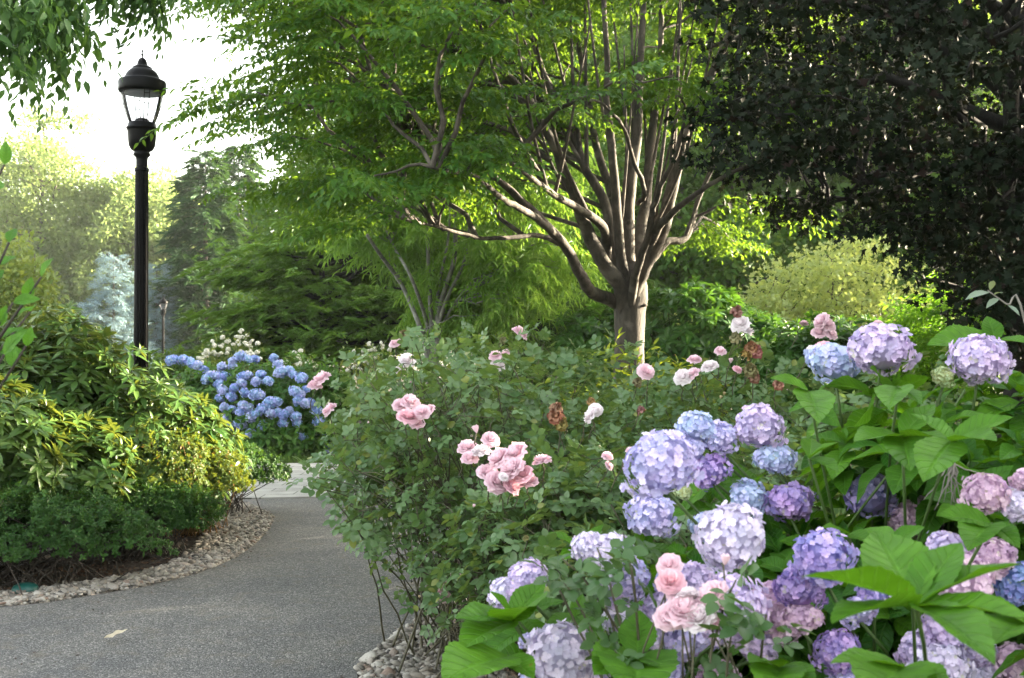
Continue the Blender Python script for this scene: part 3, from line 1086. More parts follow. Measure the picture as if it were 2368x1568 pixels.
def lamp_post(loc, label, Y=10.6, group='black lamp posts'):
    root = thing('lamp_post', label, 'lamp', loc, group)
    s = Y / K                        # metres per pixel of the photograph at the near lamp
    z = lambda py: EYE + (822 - py) * s

    def part(name, mb, mat, parent=root, smooth=True):
        o = bpy.data.objects.new(name, mb.mesh(name, mat, smooth))
        COL.objects.link(o)
        o.parent = parent
        return o
    h = 54 * s
    mb = MB()
    lathe(mb, [(.0, 0), (.17, 0), (.17, .18), (.145, .24), (.12, .5), (.095, .58), (.095, .62)], 24)
    part('base', mb, M['iron'])
    mb = MB()
    lathe(mb, [(17.5 * s, .60), (16.5 * s, 1.5), (15 * s, z(440)), (15 * s, z(392))], 96, flute=.10, nfl=24)
    lathe(mb, [(15.2 * s, z(396)), (16.2 * s, z(394)), (16.2 * s, z(388)), (13 * s, z(386)), (13 * s, z(368)), (13.5 * s, z(362))], 32)
    part('pole', mb, M['iron'], smooth=False)
    mb = MB()
    lathe(mb, [(13.5 * s, z(368)), (13.5 * s, z(364)), (20 * s, z(357)), (18 * s, z(353)), (17 * s, z(350)), (25 * s, z(345)), (29.5 * s, z(336)), (31.5 * s, z(318)), (32.5 * s, z(303)),
               (33.5 * s, z(299)), (35.5 * s, z(297)), (35 * s, z(294)), (32 * s, z(292)), (31 * s, z(284)), (26 * s, z(282)), (0, z(282))], 40)
    hold = part('lamp_holder', mb, M['iron'])
    mb = MB()
    lathe(mb, [(0, z(271)), (9 * s, z(272)), (16 * s, z(276)), (17 * s, z(284))], 24)
    part('socket', mb, M['iron'], hold)
    mb = MB()
    lathe(mb, [(27 * s, z(283)), (33 * s, z(266)), (39.5 * s, z(244)), (44.5 * s, z(218)), (47 * s, z(195))], 40)
    globe = part('globe', mb, M['glass'])
    mb = MB()
    for k in range(4):
        for dd in (-.13, .13):
            a = k * 1.5708 + 0.55 + dd
            pts = np.array([(rr * s * math.cos(a), rr * s * math.sin(a), z(py)) for rr, py in ((28, 283), (34.5, 266), (41, 244), (46, 218), (48, 195))])
            mb.tube(pts, .0042, 5)
        for py, rr in ((221, 45.6), (244, 41.0), (268, 33.8)):
            a = k * 1.5708 + 0.55
            mb.tube(np.array([(rr * s * math.cos(a + d), rr * s * math.sin(a + d), z(py)) for d in (-.13, 0, .13)]), .0035, 4)
    part('cage', mb, M['iron'], globe)
    mb = MB()
    lathe(mb, [(44 * s, z(214)), (47 * s, z(214)), (52 * s, z(212)), (54 * s, z(208)), (53 * s, z(200)), (54 * s, z(192)), (53 * s, z(186)), (44 * s, z(182)), (40 * s, z(181)),
               (38.5 * s, z(175)), (33 * s, z(165)), (25 * s, z(158.5)), (22.5 * s, z(157.5)), (22.5 * s, z(154.5)), (17 * s, z(151)), (12.5 * s, z(149)), (10.5 * s, z(141)), (8 * s, z(135)), (5 * s, z(132)), (0, z(130))], 48)
    cap = part('cap', mb, M['iron'])
    mb = MB()
    lathe(mb, [(0, z(206)), (38 * s, z(206)), (38 * s, z(210)), (39 * s, z(214)), (30 * s, z(216)), (0, z(217))], 32)
    part('reflector', mb, simple_mat('grey reflector', (0.12, 0.14, 0.17), 0.4), cap)
    mb = MB()
    lathe(mb, [(1.6 * s, z(133)), (1.6 * s, z(126)), (3.2 * s, z(125)), (3.2 * s, z(123)), (1.2 * s, z(121)), (1.2 * s, z(118)), (2.6 * s, z(117)), (2.6 * s, z(115)), (1 * s, z(113)), (.4 * s, z(104)), (0, z(103))], 12)
    part('finial', mb, M['iron'], cap)
    return root


near_lamp = lamp_post(((326 - 1184) / K * 10.6, 10.6, 0), 'tall black fluted lamp post with clear globe against the white sky')
dup(near_lamp, 'lamp_post', 'distant lamp post beside the blue spruce, its lantern low among trees', 'lamp', ((377 - 1184) / K * 54, 54, 0), 0.4, 1.0, 'black lamp posts')

# ------------------------------------------------------------------ zelkova
def tree_nodes(lines):
    return np.concatenate([smooth_line(l, 24)[6:] for l in lines])


def zelkova():
    Y0 = 12.0
    rng = rng_(500)
    base = np.array([(1455 - 1184) / K * Y0, Y0, 0.0])
    root = thing('zelkova_tree', 'vase-shaped shade tree with many upswept grey limbs, sunlit patch on its trunk', 'tree', base)
    mb = MB()
    u = Y0 / K
    tp = [(base[0], Y0, -.1), (base[0], Y0, .12), (base[0] + .004, Y0, .5), P(1455, 1000, Y0), P(1454, 860, Y0), P(1455, 780, Y0), P(1456, 720, Y0), P(1458, 688, Y0), P(1460, 655, Y0), P(1464, 605, Y0)]
    tr = np.array([66, 52, 42, 37, 35.5, 34.5, 35.5, 38.5, 36, 15]) * u
    l = smooth_line(tp, 40)
    rr = np.interp(np.linspace(0, 9, 40), np.arange(10), tr)
    mb.tube(l, rr, 28)
    v = mb.V[0]
    cen = np.repeat(l, 28, axis=0)
    d = v - cen
    f = 1 + .05 * sn(v * np.array([1, 1, .35]), 5, 501) + .035 * sn(v, 16, 502)
    mb.V[0] = (cen + d * f[:, None]).astype(np.float32)
    trunk = mb.build('trunk', M['bark_z'], root)
    # a broken knot and a bulge
    for rr_, sc_, at_ in ((rotm(.3, .1), .045, P(1486, 706, Y0 - .10)), (rotm(.2, .1), .085, P(1420, 692, Y0 - .02))):
        mb = MB()
        mb.one(stone_t[0], rr_, sc_, at_)
        mb.build('knot', M['bark_z'], trunk)
    limbs = [
        ([(1430, 702), (1394, 684), (1368, 668), (1352, 640), (1324, 591), (1281, 535), (1220, 470), (1154, 401), (1060, 340), (960, 300)], -2.2, 13.5),
        ([(1300, 560), (1251, 511), (1167, 465), (1097, 408), (1000, 380)], -2.6, 8),
        ([(1300, 565), (1240, 545), (1120, 545), (1010, 520), (930, 500)], -1.8, 5.5),
        ([(1438, 660), (1408, 622), (1373, 560), (1355, 511), (1335, 449), (1314, 393), (1280, 310), (1220, 200), (1160, 140), (1060, 60)], -1.0, 18),
        ([(1405, 600), (1390, 520), (1324, 481), (1271, 445), (1231, 411), (1150, 360)], -2.6, 10),
        ([(1440, 650), (1418, 605), (1408, 518), (1390, 449), (1356, 393), (1331, 330), (1275, 200), (1240, 100), (1190, -60)], .8, 15),
        ([(1446, 650), (1425, 587), (1415, 449), (1390, 372), (1369, 303), (1350, 200), (1330, 60), (1310, -120)], 1.8, 15),
        ([(1450, 660), (1434, 587), (1429, 449), (1418, 330), (1411, 240), (1413, 150), (1400, -10), (1390, -160)], -.6, 13),
        ([(1452, 665), (1447, 600), (1446, 483), (1453, 379), (1463, 303), (1467, 205), (1472, 100), (1482, -120)], .2, 19),
        ([(1462, 660), (1470, 587), (1487, 500), (1498, 431), (1512, 340), (1522, 240), (1535, 150), (1542, 50), (1552, -140)], 1.2, 17),
        ([(1470, 665), (1490, 630), (1510, 587), (1543, 518), (1557, 449), (1571, 386), (1590, 310), (1626, 223), (1655, 160), (1710, 30), (1760, -120)], -.8, 19),
        ([(1462, 655), (1478, 600), (1500, 540), (1512, 480), (1530, 420), (1562, 350), (1580, 270)], -1.4, 10),
        ([(1508, 600), (1543, 560), (1581, 552), (1602, 518), (1611, 470), (1640, 400), (1650, 330)], .8, 9),
        ([(1505, 560), (1530, 520), (1557, 501), (1588, 473), (1640, 435), (1700, 398), (1790, 360)], -1.5, 8.5),
        ([(1476, 470), (1490, 440), (1455, 350), (1430, 280), (1380, 235), (1300, 230)], -1.6, 5),
    ]
    lines = []
    lm = MB()
    for pts, dy, r0 in limbs:
        if 640 < pts[0][1] < 690 and r0 > 9:      # the limbs run down into the trunk
            x0 = 1456 + (pts[0][0] - 1456) * .75
            pts = [(x0 * .6 + 1456 * .4, 760), (x0, 705)] + pts
        n = len(pts)
        w3 = [P(x, y, Y0 + dy * (i / (n - 1)) ** 1.2 + (0 if r0 > 9 else dy * .35)) for i, (x, y) in enumerate(pts)]
        ln = smooth_line(w3, 30)
        ln[2:] += np.cumsum(rng.normal(size=(28, 3)) * .006, axis=0)
        lines.append(ln)
        lm.tube(ln, np.interp(np.linspace(0, 1, 30), [0, .25, .6, 1], [r0 * u * 1.2, r0 * u, r0 * u * .68, max(r0 * u * .33, .010)]), 10, r=rng.uniform())
    for k in range(22):
        src = lines[int(rng.integers(3, 13))]
        i = int(rng.integers(9, 20))
        a = src[i]
        tg = unit(src[i + 1] - src[i - 1])
        d = unit(tg * .7 + np.array([rng.normal() * .22, rng.normal() * .2, .75]))
        L = rng.uniform(1.4, 3.0)
        ln = smooth_line([a, a + d * L * .4 + rng.normal(size=3) * .05, a + d * L + np.array([0, 0, .15 * L])], 16)
        lm.tube(ln, np.linspace(rng.uniform(.018, .034), .008, 16), 6, r=rng.uniform())
        lines.append(ln)
    nodes = np.concatenate([l[5:] for l in lines])
    # clumps of leaves
    poly_low = np.array([(380, 110), (450, 190), (560, 270), (620, 390), (700, 450), (800, 520), (900, 560), (1000, 500), (1100, 440), (1200, 380), (1300, 330), (1400, 300), (1500, 300), (1600, 330), (1700, 330), (1800, 300), (1950, 100)], float)
    cl = MB()
    br = lm
    tries, cen = 0, []
    while len(cen) < 265 and tries < 20000:
        tries += 1
        px = rng.uniform(585, 1900)
        low = np.interp(px, poly_low[:, 0], poly_low[:, 1])
        py = low - 30 - rng.beta(1.0, 1.25) * (low + 520)
        hw = 3.6 * math.sqrt(max(0.03, 1 - ((px - 1150) / 800) ** 2))
        Y = Y0 - .6 + rng.uniform(-hw, hw * .9)
        if px > 1100 and Y < Y0 + .2 and rng.uniform() < np.interp(px, [1100, 1250], [.35, .9]):
            continue
        p = P(px, py, Y)
        if p[2] > 7.6:
            continue
        if cen and np.min(np.linalg.norm((np.array(cen) - p) * np.array([1, 1, 2.3]), axis=1)) < .54:
            continue
        cen.append(p)
    # low drooping leaves at the right of the trunk and over the gap
    for x, y, Y in [(1640, 545, 13.6), (1700, 560, 14.0), (1770, 480, 12.6)]:
        cen.append(P(x, y, Y))
    for p in cen:
        path = connect(br, nodes, p, rng, 0.02, 0.006, 5, 0.12)
        out = unit(p[:2] - np.array([base[0], Y0]) + rng.normal(size=2) * .3)
        n = int(rng.integers(7, 12))
        az = np.arctan2(out[0], out[1]) + rng.normal(size=n) * .95
        el = -0.08 + rng.normal(size=n) * .09
        d = np.stack([np.sin(az) * np.cos(el), np.cos(az) * np.cos(el), np.sin(el)], 1)
        o = path[rng.integers(4, 7, n)] + rng.normal(size=(n, 3)) * np.array([.2, .2, .035])
        rot = frames_yz(d, np.array([0, 0, 1.0]) + rng.normal(size=(n, 3)) * .22)
        k = rng.integers(0, 3, n)
        for i in range(3):
            m = k == i
            cl.scatter(zel_t[i], o[m], rot[m], rng.uniform(.45, .72, m.sum()), rng.uniform(.1, .8, m.sum()))
    lm.build('limbs', M['bark_z'], trunk)
    cl.build('crown', M['zelkova'], root)


zelkova()

# ------------------------------------------------------------------ purple maples
def crown_tree(name, label, cat, base, height, blobs, leaf_ts, leaf_size, mat, bark, seed, n_clump=80, per=30, cl_r=0.55,
               trunk_r=0.16, fork=0.3, group=None, up=0.9, shell=0.6, flat=0.6, limbs=7, keep=None, lean=(0, 0), droop=-0.2, sides=10, tr_min=0.01):
    rng = rng_(seed)
    base = np.asarray(base, float)
    root = thing(name, label, cat, base, group)
    B = [(base[0] + b[0], base[1] + b[1], base[2] + b[2], *b[3:]) for b in blobs]
    pts, nrm = blob_pts(B, n_clump * 3, rng, shell=shell, lump=.2, freq=.8, zmin=base[2] + .4, inside=.6, down=-.8, keep=keep)
    sel = []
    for i, p in enumerate(pts):
        if all(np.linalg.norm((p - pts[j]) * np.array([1, 1, 1.4])) > cl_r * .75 for j in sel):
            sel.append(i)
        if len(sel) >= n_clump:
            break
    cen, nr = pts[sel], nrm[sel]
    mb = MB()
    fz = height * fork
    top = base + np.array([lean[0], lean[1], height * .86])
    tl = smooth_line([base - [0, 0, .1], base + [lean[0] * .1, lean[1] * .1, fz * .5], base + [lean[0] * .3, lean[1] * .3, fz], base + [lean[0] * .7, lean[1] * .7, height * .6], top], 22)
    tl[3:] += np.cumsum(rng.normal(size=(19, 3)) * .012 * height / 6, axis=0)
    mb.tube(tl, np.concatenate([[trunk_r * 1.35], np.linspace(trunk_r, trunk_r * .16, 21)]), sides)
    lines = [tl[6:]]
    order = rng.permutation(len(cen))[:limbs]
    for i in order:
        z0 = fz + rng.uniform(0, .35) * (height - fz)
        a = np.array([np.interp(z0, tl[:, 2] - base[2], tl[:, c]) for c in range(3)])
        ln = arc(a, cen[i] * .9 + a * .1, .12 * np.linalg.norm(cen[i] - a), 14, rng, .03)
        mb.tube(ln, np.linspace(trunk_r * .42, tr_min, 14), 6)
        lines.append(ln[3:])
    nodes = np.concatenate(lines)
    cl = MB()
    for p, q in zip(cen, nr):
        connect(mb, nodes, p, rng, max(trunk_r * .12, tr_min), tr_min * .6, 4, .1)
    n = per
    m = len(cen)
    off = unit(rng.normal(size=(m, n, 3))) * (rng.uniform(0, 1, (m, n, 1)) ** .45) * cl_r * np.array([1.15, 1.15, flat])
    size_c = rng.uniform(.7, 1.25, (m, 1, 1))
    pp = (cen[:, None] + off * size_c).reshape(-1, 3)
    if keep is not None:
        kp = keep(pp)
        pp = pp[kp]
    else:
        kp = slice(None)
    nn = unit(off.reshape(-1, 3)[kp] * .6 + np.repeat(nr, n, 0)[kp] * .5 * cl_r)
    fill_leaves(cl, leaf_ts, pp, nn, rng, leaf_size, up=up, droop=droop)
    mb.build('trunk', bark, root)
    cl.build('crown', mat, root)
    return root


def no_view(p):
    """keeps the maple's foliage out of the open views to the left of and below it"""
    px = 1184 + p[:, 0] / p[:, 1] * K
    py = 822 - (p[:, 2] - EYE) / p[:, 1] * K
    low = np.interp(px, [1500, 1600, 1660, 1780, 1900, 2000, 2080, 2130, 2190, 2250, 2400], [330, 390, 470, 540, 545, 585, 630, 700, 760, 850, 900]) + 22 * np.sin(px * .045) + 14 * np.sin(px * .11)
    lft = np.interp(py, [-400, 0, 100, 200, 260, 330, 420, 520], [1620, 1570, 1590, 1640, 1560, 1600, 1590, 1720]) + 20 * np.sin(py * .06)
    h = np.abs(np.sin(p[:, 0] * 83.1 + p[:, 1] * 61.7 + p[:, 2] * 47.9))
    soft = np.clip((px - lft + 40) / 170, 0, 1) ** .7
    return (py < low - 45 * h) & ((h < .2 + .8 * soft) & (px > lft - 40) | (p[:, 1] < 0))


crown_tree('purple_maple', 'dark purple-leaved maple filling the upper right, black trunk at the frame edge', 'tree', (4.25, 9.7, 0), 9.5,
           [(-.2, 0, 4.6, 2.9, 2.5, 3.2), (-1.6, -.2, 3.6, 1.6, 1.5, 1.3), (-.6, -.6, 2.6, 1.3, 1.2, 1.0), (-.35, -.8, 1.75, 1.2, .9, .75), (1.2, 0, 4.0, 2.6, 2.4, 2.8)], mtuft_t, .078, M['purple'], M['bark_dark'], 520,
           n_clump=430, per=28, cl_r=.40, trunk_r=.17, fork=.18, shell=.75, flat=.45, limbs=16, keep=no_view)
crown_tree('purple_maple', 'second purple maple, unseen beyond the right edge, added to shade the foreground', 'tree', (6.1, 6.2, 0), 7.5,  # out of view, added as a sun blocker for the foreground
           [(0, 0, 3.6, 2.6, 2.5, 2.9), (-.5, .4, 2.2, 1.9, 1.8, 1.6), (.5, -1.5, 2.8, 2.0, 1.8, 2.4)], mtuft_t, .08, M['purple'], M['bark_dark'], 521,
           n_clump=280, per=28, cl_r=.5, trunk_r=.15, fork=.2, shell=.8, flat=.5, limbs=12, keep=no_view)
crown_tree('purple_maple', 'third purple maple, unseen outside the right edge, added to keep sun off the foreground', 'tree', (6.0, 3.0, 0), 6.8,  # out of view, added to close the sun gap over the near hydrangeas
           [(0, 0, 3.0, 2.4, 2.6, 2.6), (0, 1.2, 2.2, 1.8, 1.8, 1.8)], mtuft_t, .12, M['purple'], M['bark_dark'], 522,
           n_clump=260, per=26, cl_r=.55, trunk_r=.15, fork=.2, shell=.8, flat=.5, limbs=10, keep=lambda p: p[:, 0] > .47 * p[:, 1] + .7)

# ------------------------------------------------------------------ overhanging branches, top left
def overhang():
    rng = rng_(530)
    base = np.array([-4.6, 4.4, 0.0])
    root = thing('overhanging_tree', 'leafy boughs hanging into the sky at the top left', 'tree', base)
    mb = MB()
    tl = smooth_line([base - [0, 0, .1], base + [0, 0, 1.5], base + [.1, .1, 3.0], base + [.3, .3, 5.2]], 16)
    mb.tube(tl, np.linspace(.17, .07, 16), 10)
    lines = []
    for tip in [P(330, -60, 5.6), P(120, -120, 5.3), P(60, 60, 5.2), P(-60, 120, 5.0), P(240, -140, 6.0)]:
        a = tl[9 + int(rng.integers(0, 5))]
        ln = arc(a, tip, .35, 14, rng, .03)
        mb.tube(ln, np.linspace(.05, .009, 14), 6)
        lines.append(ln[5:])
    nodes = np.concatenate(lines)
    cl = MB()
    tips = [(30, 60, 5.2), (20, 120, 5.0), (70, 40, 5.3), (110, 10, 5.4), (60, 110, 5.1), (-20, 40, 4.9), (180, -30, 5.4), (230, -20, 5.6), (280, -20, 5.6), (320, 5, 5.6), (310, -40, 5.7),
            (335, 30, 5.5), (250, 10, 5.5), (130, -40, 5.3), (-30, 120, 4.8), (0, 0, 5.0), (60, -20, 5.2), (40, 90, 5.3), (90, 70, 5.2), (200, -50, 5.5), (-150, 20, 4.7), (-220, -80, 4.7), (-300, -20, 4.6), (-320, -140, 4.6), (-420, -60, 4.5), (-420, 60, 4.4)]
    for x, y, Y in tips:
        p = P(x, y - (165 if x > 290 else 100 if x > 150 else 105), Y)
        path = connect(mb, nodes, p, rng, .014, .004, 4, .1)
        n = 5
        az = rng.uniform(0.2, 2.6, n)
        el = -.55 + rng.normal(size=n) * .2
        d = np.stack([np.sin(az) * np.cos(el), np.cos(az) * np.cos(el), np.sin(el)], 1)
        o = path[rng.integers(4, 7, n)] + rng.normal(size=(n, 3)) * .05
        rot = frames_yz(d, np.array([0, 0, 1.0]) + rng.normal(size=(n, 3)) * .3)
        for i in range(n):
            cl.scatter(hang_t[i % 3], o[i:i + 1], rot[i:i + 1], rng.uniform(.28, .44, 1), rng.uniform(.1, .8, 1))
    mb.build('trunk', M['bark_mid'], root)
    cl.build('crown', M['hanging'], root)


overhang()

# ------------------------------------------------------------------ near sapling on the left edge
def sapling():
    rng = rng_(540)
    base = np.array([-1.62, 2.35, 0.0])
    root = thing('leafy_sapling', 'bright green blurred shoots close to the camera on the left edge', 'shrub', base)
    mb, cl = MB(), MB()
    for tx, ty, Y in [(8, 380, 2.5), (20, 560, 2.35), (95, 640, 2.3), (30, 700, 2.2), (60, 800, 2.3), (-20, 480, 2.4), (10, 820, 2.15), (-40, 640, 2.2), (70, 720, 2.45)]:
        tip = P(tx, ty, Y)
        o = base + np.append(rng.normal(size=2) * .06, 0)
        ln = smooth_line([o, o + (tip - o) * [.25, .3, .5] + rng.normal(size=3) * .03, o + (tip - o) * [.75, .7, .85], tip], 16)
        mb.tube(ln, np.linspace(.009, .0025, 16), 5)
        k = rng.integers(8, 15, 9)
        for j, i in enumerate(np.linspace(7, 15, 9)):
            p = ln[int(i)]
            tg = unit(ln[min(int(i) + 1, 15)] - ln[int(i) - 1])
            d = unit(rng.normal(size=3) * .7 + tg * .7 + np.array([.25, -.1, .2]))
            cl.one(lf_hyd, frames_yz(d, unit(np.array([0.1, -.7, .7]) + rng.normal(size=3) * .4)), rng.uniform(.036, .058), p, rng.uniform(.2, .9))
    mb.build('branches', M['stem_brown'], root)
    cl.build('foliage', M['sapling'], root)


sapling()

# ------------------------------------------------------------------ shrubs
def shrub(name, label, cat, base, blobs, ts, n, size, mat, stem, seed, mode='ros', group=None, stems=40, r0=.012, **kw):
    rng = rng_(seed)
    base = np.asarray(base, float)
    root = thing(name, label, cat, base, group)
    sh = kw.pop('shell', .38)
    lump = kw.pop('lump', .16)
    fr = kw.pop('freq', 3.0)
    down = kw.pop('down', -.55)
    keep = kw.pop('keep', None)
    bend = kw.pop('bend', .5)
    spread = kw.pop('spread', .15)
    pts, nrm = blob_pts(blobs, n, rng, shell=sh, lump=lump, freq=fr, down=down, keep=keep)
    mb = MB()
    (fill_rosettes if mode == 'ros' else fill_leaves)(mb, ts, pts, nrm, rng, size, **kw)
    st = MB()
    bush_stems(st, base, pts[rng.choice(len(pts), min(stems, len(pts)), replace=False)], rng, r0, r0 * .3, spread, bend=bend)
    st.build('branches', stem, root)
    mb.build('foliage', mat, root, smooth=True)
    return root


# left bed
shrub('rhododendron', 'large sunlit rhododendron with long glossy leaves under the lamp post', 'shrub', (-3.5, 9.5, 0),
      [(-3.85, 9.5, .95, .85, .9, .82), (-3.2, 9.6, .72, .62, .65, .60), (-4.5, 9.2, .9, .8, .9, .8), (-3.95, 9.9, 1.35, .45, .5, .55), (-2.95, 9.9, .62, .45, .5, .5)], rhodo_t, 1650, .15, M['rhodo'], M['stem_brown'], 600, stems=70, r0=.014, up=.8, lump=.3, freq=5, shell=.5)
shrub('rhododendron', 'shaded rhododendron with drooping dark leaves at the left edge', 'shrub', (-3.9, 8.4, 0),
      [(-4.0, 8.3, .85, .75, .6, .62), (-3.5, 8.7, .6, .6, .5, .5)], rhodo_t, 560, .15, M['rhodo'], M['stem_brown'], 601, stems=40, r0=.013, up=.7)
shrub('azalea', 'low spreading azalea with tiny dark leaves in the left corner', 'shrub', (-3.6, 8.0, 0),
      [(-3.55, 7.95, .34, .62, .5, .34), (-3.05, 8.15, .32, .5, .42, .30), (-4.1, 7.9, .42, .6, .5, .40)], azalea_t, 3400, .036, M['azalea'], M['stem_brown'], 602, stems=160, r0=.006, down=-.25, spread=.3, lump=.34, freq=6, shell=.55, group='azaleas in the left bed')
shrub('azalea', 'small-leaved green azalea leaning over the bend of the gravel', 'shrub', (-3.0, 9.1, 0),
      [(-3.15, 8.8, .36, .52, .40, .30), (-2.72, 8.95, .32, .38, .34, .25), (-2.95, 8.75, .28, .4, .4, .22)], azalea_t, 3000, .036, M['azalea'], M['stem_brown'], 603, stems=140, r0=.006, down=-.3, spread=.18, lump=.34, freq=6, shell=.55, group='azaleas in the left bed')
shrub('azalea', 'golden azalea with orange twigs catching the sun beside the path', 'shrub', (-2.95, 10.3, 0),
      [(-2.85, 9.3, .68, .42, .34, .32), (-2.48, 9.6, .56, .32, .34, .30)], azalea_t, 1500, .036, M['golden'], M['stem_gold'], 604, stems=220, r0=.005, down=-.4, lump=.3, freq=6, shell=.7, group='azaleas in the left bed')
shrub('azalea', 'green azalea reaching over the pale paving, tip sunlit', 'shrub', (-2.9, 11.4, 0),
      [(-2.95, 11.3, .5, .5, .5, .34), (-2.6, 11.5, .42, .34, .35, .22)], azalea_t, 1500, .036, M['azalea'], M['stem_brown'], 605, stems=60, r0=.006, down=-.4, group='azaleas in the left bed')

# teal cover and fallen leaf
mb = MB()
lathe(mb, [(.085, -.01), (.088, .03), (.075, .055), (.04, .07), (0, .072)], 20)
o = mb.build('valve_cover', M['teal'], loc=(0, 0, 0))
o.location = (-3.25, 7.62, .01)
tag(o, 'dark teal plastic cover half hidden under the low azalea', 'cover')
mb = MB()
mb.one(leaf(9, 5, .17, .45, .5, -.25, wave=.3), rotm(1.25, .1, .3), .13, (0, 0, 0), .5)
o = mb.build('fallen_leaf', simple_mat('dry pale leaf', (.38, .33, .24), .7, nscale=30, namt=.3))
o.location = (-2.26, 6.32, .035)
tag(o, 'dry pale curled leaf lying on the asphalt', 'leaf')

# ------------------------------------------------------------------ flowers
def floret():
    ps = []
    pet = T([(0, .02, 0), (-.26, .22, .03), (-.33, .46, .09), (-.17, .64, .04), (.17, .64, .04), (.33, .46, .09), (.26, .22, .03), (0, .38, -.02)], [(7, 1, 0), (7, 2, 1), (7, 3, 2), (7, 4, 3), (7, 5, 4), (7, 6, 5), (7, 0, 6)])
    for k in range(4):
        ps.append((pet, rotm(k * 1.571, .12), .8, (0, 0, 0), (k % 2) * .06))
    return compose(ps)


flo = floret()


def head_mesh(seed, n=250, squash=1.0, dens=1.0):
    r = rng_(seed)
    i = np.arange(n) + .5
    ph = np.arccos(1 - 1.80 * i / n)
    th = math.pi * (1 + 5 ** .5) * i
    d = np.stack([np.cos(th) * np.sin(ph), np.sin(th) * np.sin(ph), np.cos(ph)], 1)
    d = unit(d + r.normal(size=d.shape) * .06)
    rad = .44 * (1 + .17 * sn(d, 2.6, seed) + r.normal(size=n) * .045)
    pos = d * rad[:, None] * np.array([1, 1, squash])
    rot = frames_z(unit(d + r.normal(size=d.shape) * .36), r)
    mb = MB()
    mb.scatter(flo, pos, rot, .128 * dens * r.uniform(.75, 1.22, n), r.uniform(0, 1, n))
    core = T(ico_v * .375 * np.array([1, 1, squash]), ico_f)
    mb.one(core, r=.1)
    return mb.mesh('flower_head', M['petal'], smooth=False)


HEAD = [head_mesh(300 + k, squash=q) for k, q in enumerate((.95, .8, 1.0, .74))]
HEAD_FAR = [head_mesh(310 + k, n=90, squash=q, dens=1.5) for k, q in enumerate((.85, .92))]


def rose_mesh(seed, rings, crumple=0.0, mat='rose_petal'):
    r = rng_(seed)
    mb = MB()
    g = 5
    for R0, H, n, curl in rings:
        a0 = r.uniform(0, 6.28)
        for k in range(n):
            az = a0 + k * 6.283 / n + r.normal() * .1
            v, f = [], []
            half = 3.6 / n + .28
            hh = H * r.uniform(.88, 1.1)
            rr0 = R0 * r.uniform(.9, 1.1)
            for iy in range(g):
                t = iy / (g - 1)
                for ix in range(g):
                    u_ = ix / (g - 1) * 2 - 1
                    wd = half * (math.sin(.35 + t * 2.1) ** .8) * (1 - .12 * (t > .9) * abs(u_))
                    a = az + u_ * wd
                    rad = rr0 * (t ** .65) * (1 + .06 * u_ * u_) + .02
                    z = hh * t - curl * t ** 3 - .05 * u_ * u_ * t + .045 * math.sin(u_ * 5 + k * 2) * t * t + crumple * r.normal() * .1
                    v.append((rad * math.sin(a) + crumple * r.normal() * .06, rad * math.cos(a) + crumple * r.normal() * .06, z - .2))
            f = [(y * g + x, y * g + x + 1, (y + 1) * g + x + 1, (y + 1) * g + x) for y in range(g - 1) for x in range(g - 1)]
            t_ = T(v, f)
            mb.one(t_, r=float(np.clip(1 - R0 * 1.3 + r.normal() * .12, 0, 1)) if crumple == 0 else r.uniform())
    return mb.mesh('rose', M[mat], smooth=True)


ROSE = [rose_mesh(320 + k, [(.10, .42, 3, 0), (.2, .44, 4, .02), (.30, .43, 6, .06), (.39, .37, 7, .1), (.46, .28, 8, .13), (.5, .16, 8, .12)]) for k in range(3)]
BUD = rose_mesh(325, [(.10, .55, 3, 0), (.18, .58, 4, 0), (.25, .55, 4, .03)])
DRY = rose_mesh(326, [(.12, .4, 4, 0), (.25, .36, 5, .1), (.38, .3, 6, .2), (.42, .1, 5, .25)], crumple=.8, mat='dry_petal')

BLUE, LBLUE, LAV, LILAC, PURP, VIOL, PINKL, PALE, GREEN_ = ((.34, .43, .83), (.54, .60, .87), (.60, .55, .85), (.68, .56, .82), (.49, .34, .72), (.47, .39, .78), (.76, .54, .72), (.74, .67, .86), (.52, .60, .30))
CLAB = {BLUE: 'bright blue flower head', LBLUE: 'pale blue flower head', LAV: 'lavender flower head', LILAC: 'lilac flower head', PURP: 'deep purple flower head', VIOL: 'violet-blue flower head',
        PINKL: 'pinkish mauve flower head', PALE: 'whitish lavender flower head', GREEN_: 'small unripe green flower head'}

heads_A = [(2035, 808, 150, LILAC), (1930, 840, 122, LBLUE), (2262, 830, 140, LILAC), (2182, 873, 52, GREEN_), (1610, 990, 95, LBLUE), (1662, 1012, 84, LAV), (1757, 988, 112, LILAC), (1525, 1075, 165, LAV), (1640, 1088, 92, PURP),
           (1790, 1062, 98, LBLUE), (1590, 1040, 90, LAV), (1507, 1192, 118, LAV), (1730, 1152, 92, LBLUE), (1690, 1240, 168, PALE), (1825, 1162, 122, PURP), (2012, 1145, 118, VIOL), (2110, 1203, 122, PINKL), (1580, 1137, 40, GREEN_), (1640, 1215, 90, LBLUE)]
heads_C = [(2278, 1140, 110, PINKL), (2345, 1165, 100, PALE), (1898, 1292, 145, VIOL), (1845, 1360, 120, PURP), (2220, 1335, 150, PINKL), (2190, 1275, 110, LILAC), (2345, 1350, 112, BLUE), (2018, 1372, 80, VIOL), (2190, 1450, 130, LILAC),
           (1932, 1505, 105, PURP), (2160, 1545, 150, PALE), (2345, 1535, 110, PINKL), (2368, 1110, 70, PINKL), (2120, 1500, 110, LILAC), (2290, 1290, 110, PINKL), (1985, 1410, 90, LAV), (1850, 1430, 100, PINKL), (2250, 1575, 110, PALE), (1960, 1570, 90, LAV), (2250, 1500, 90, LILAC)]
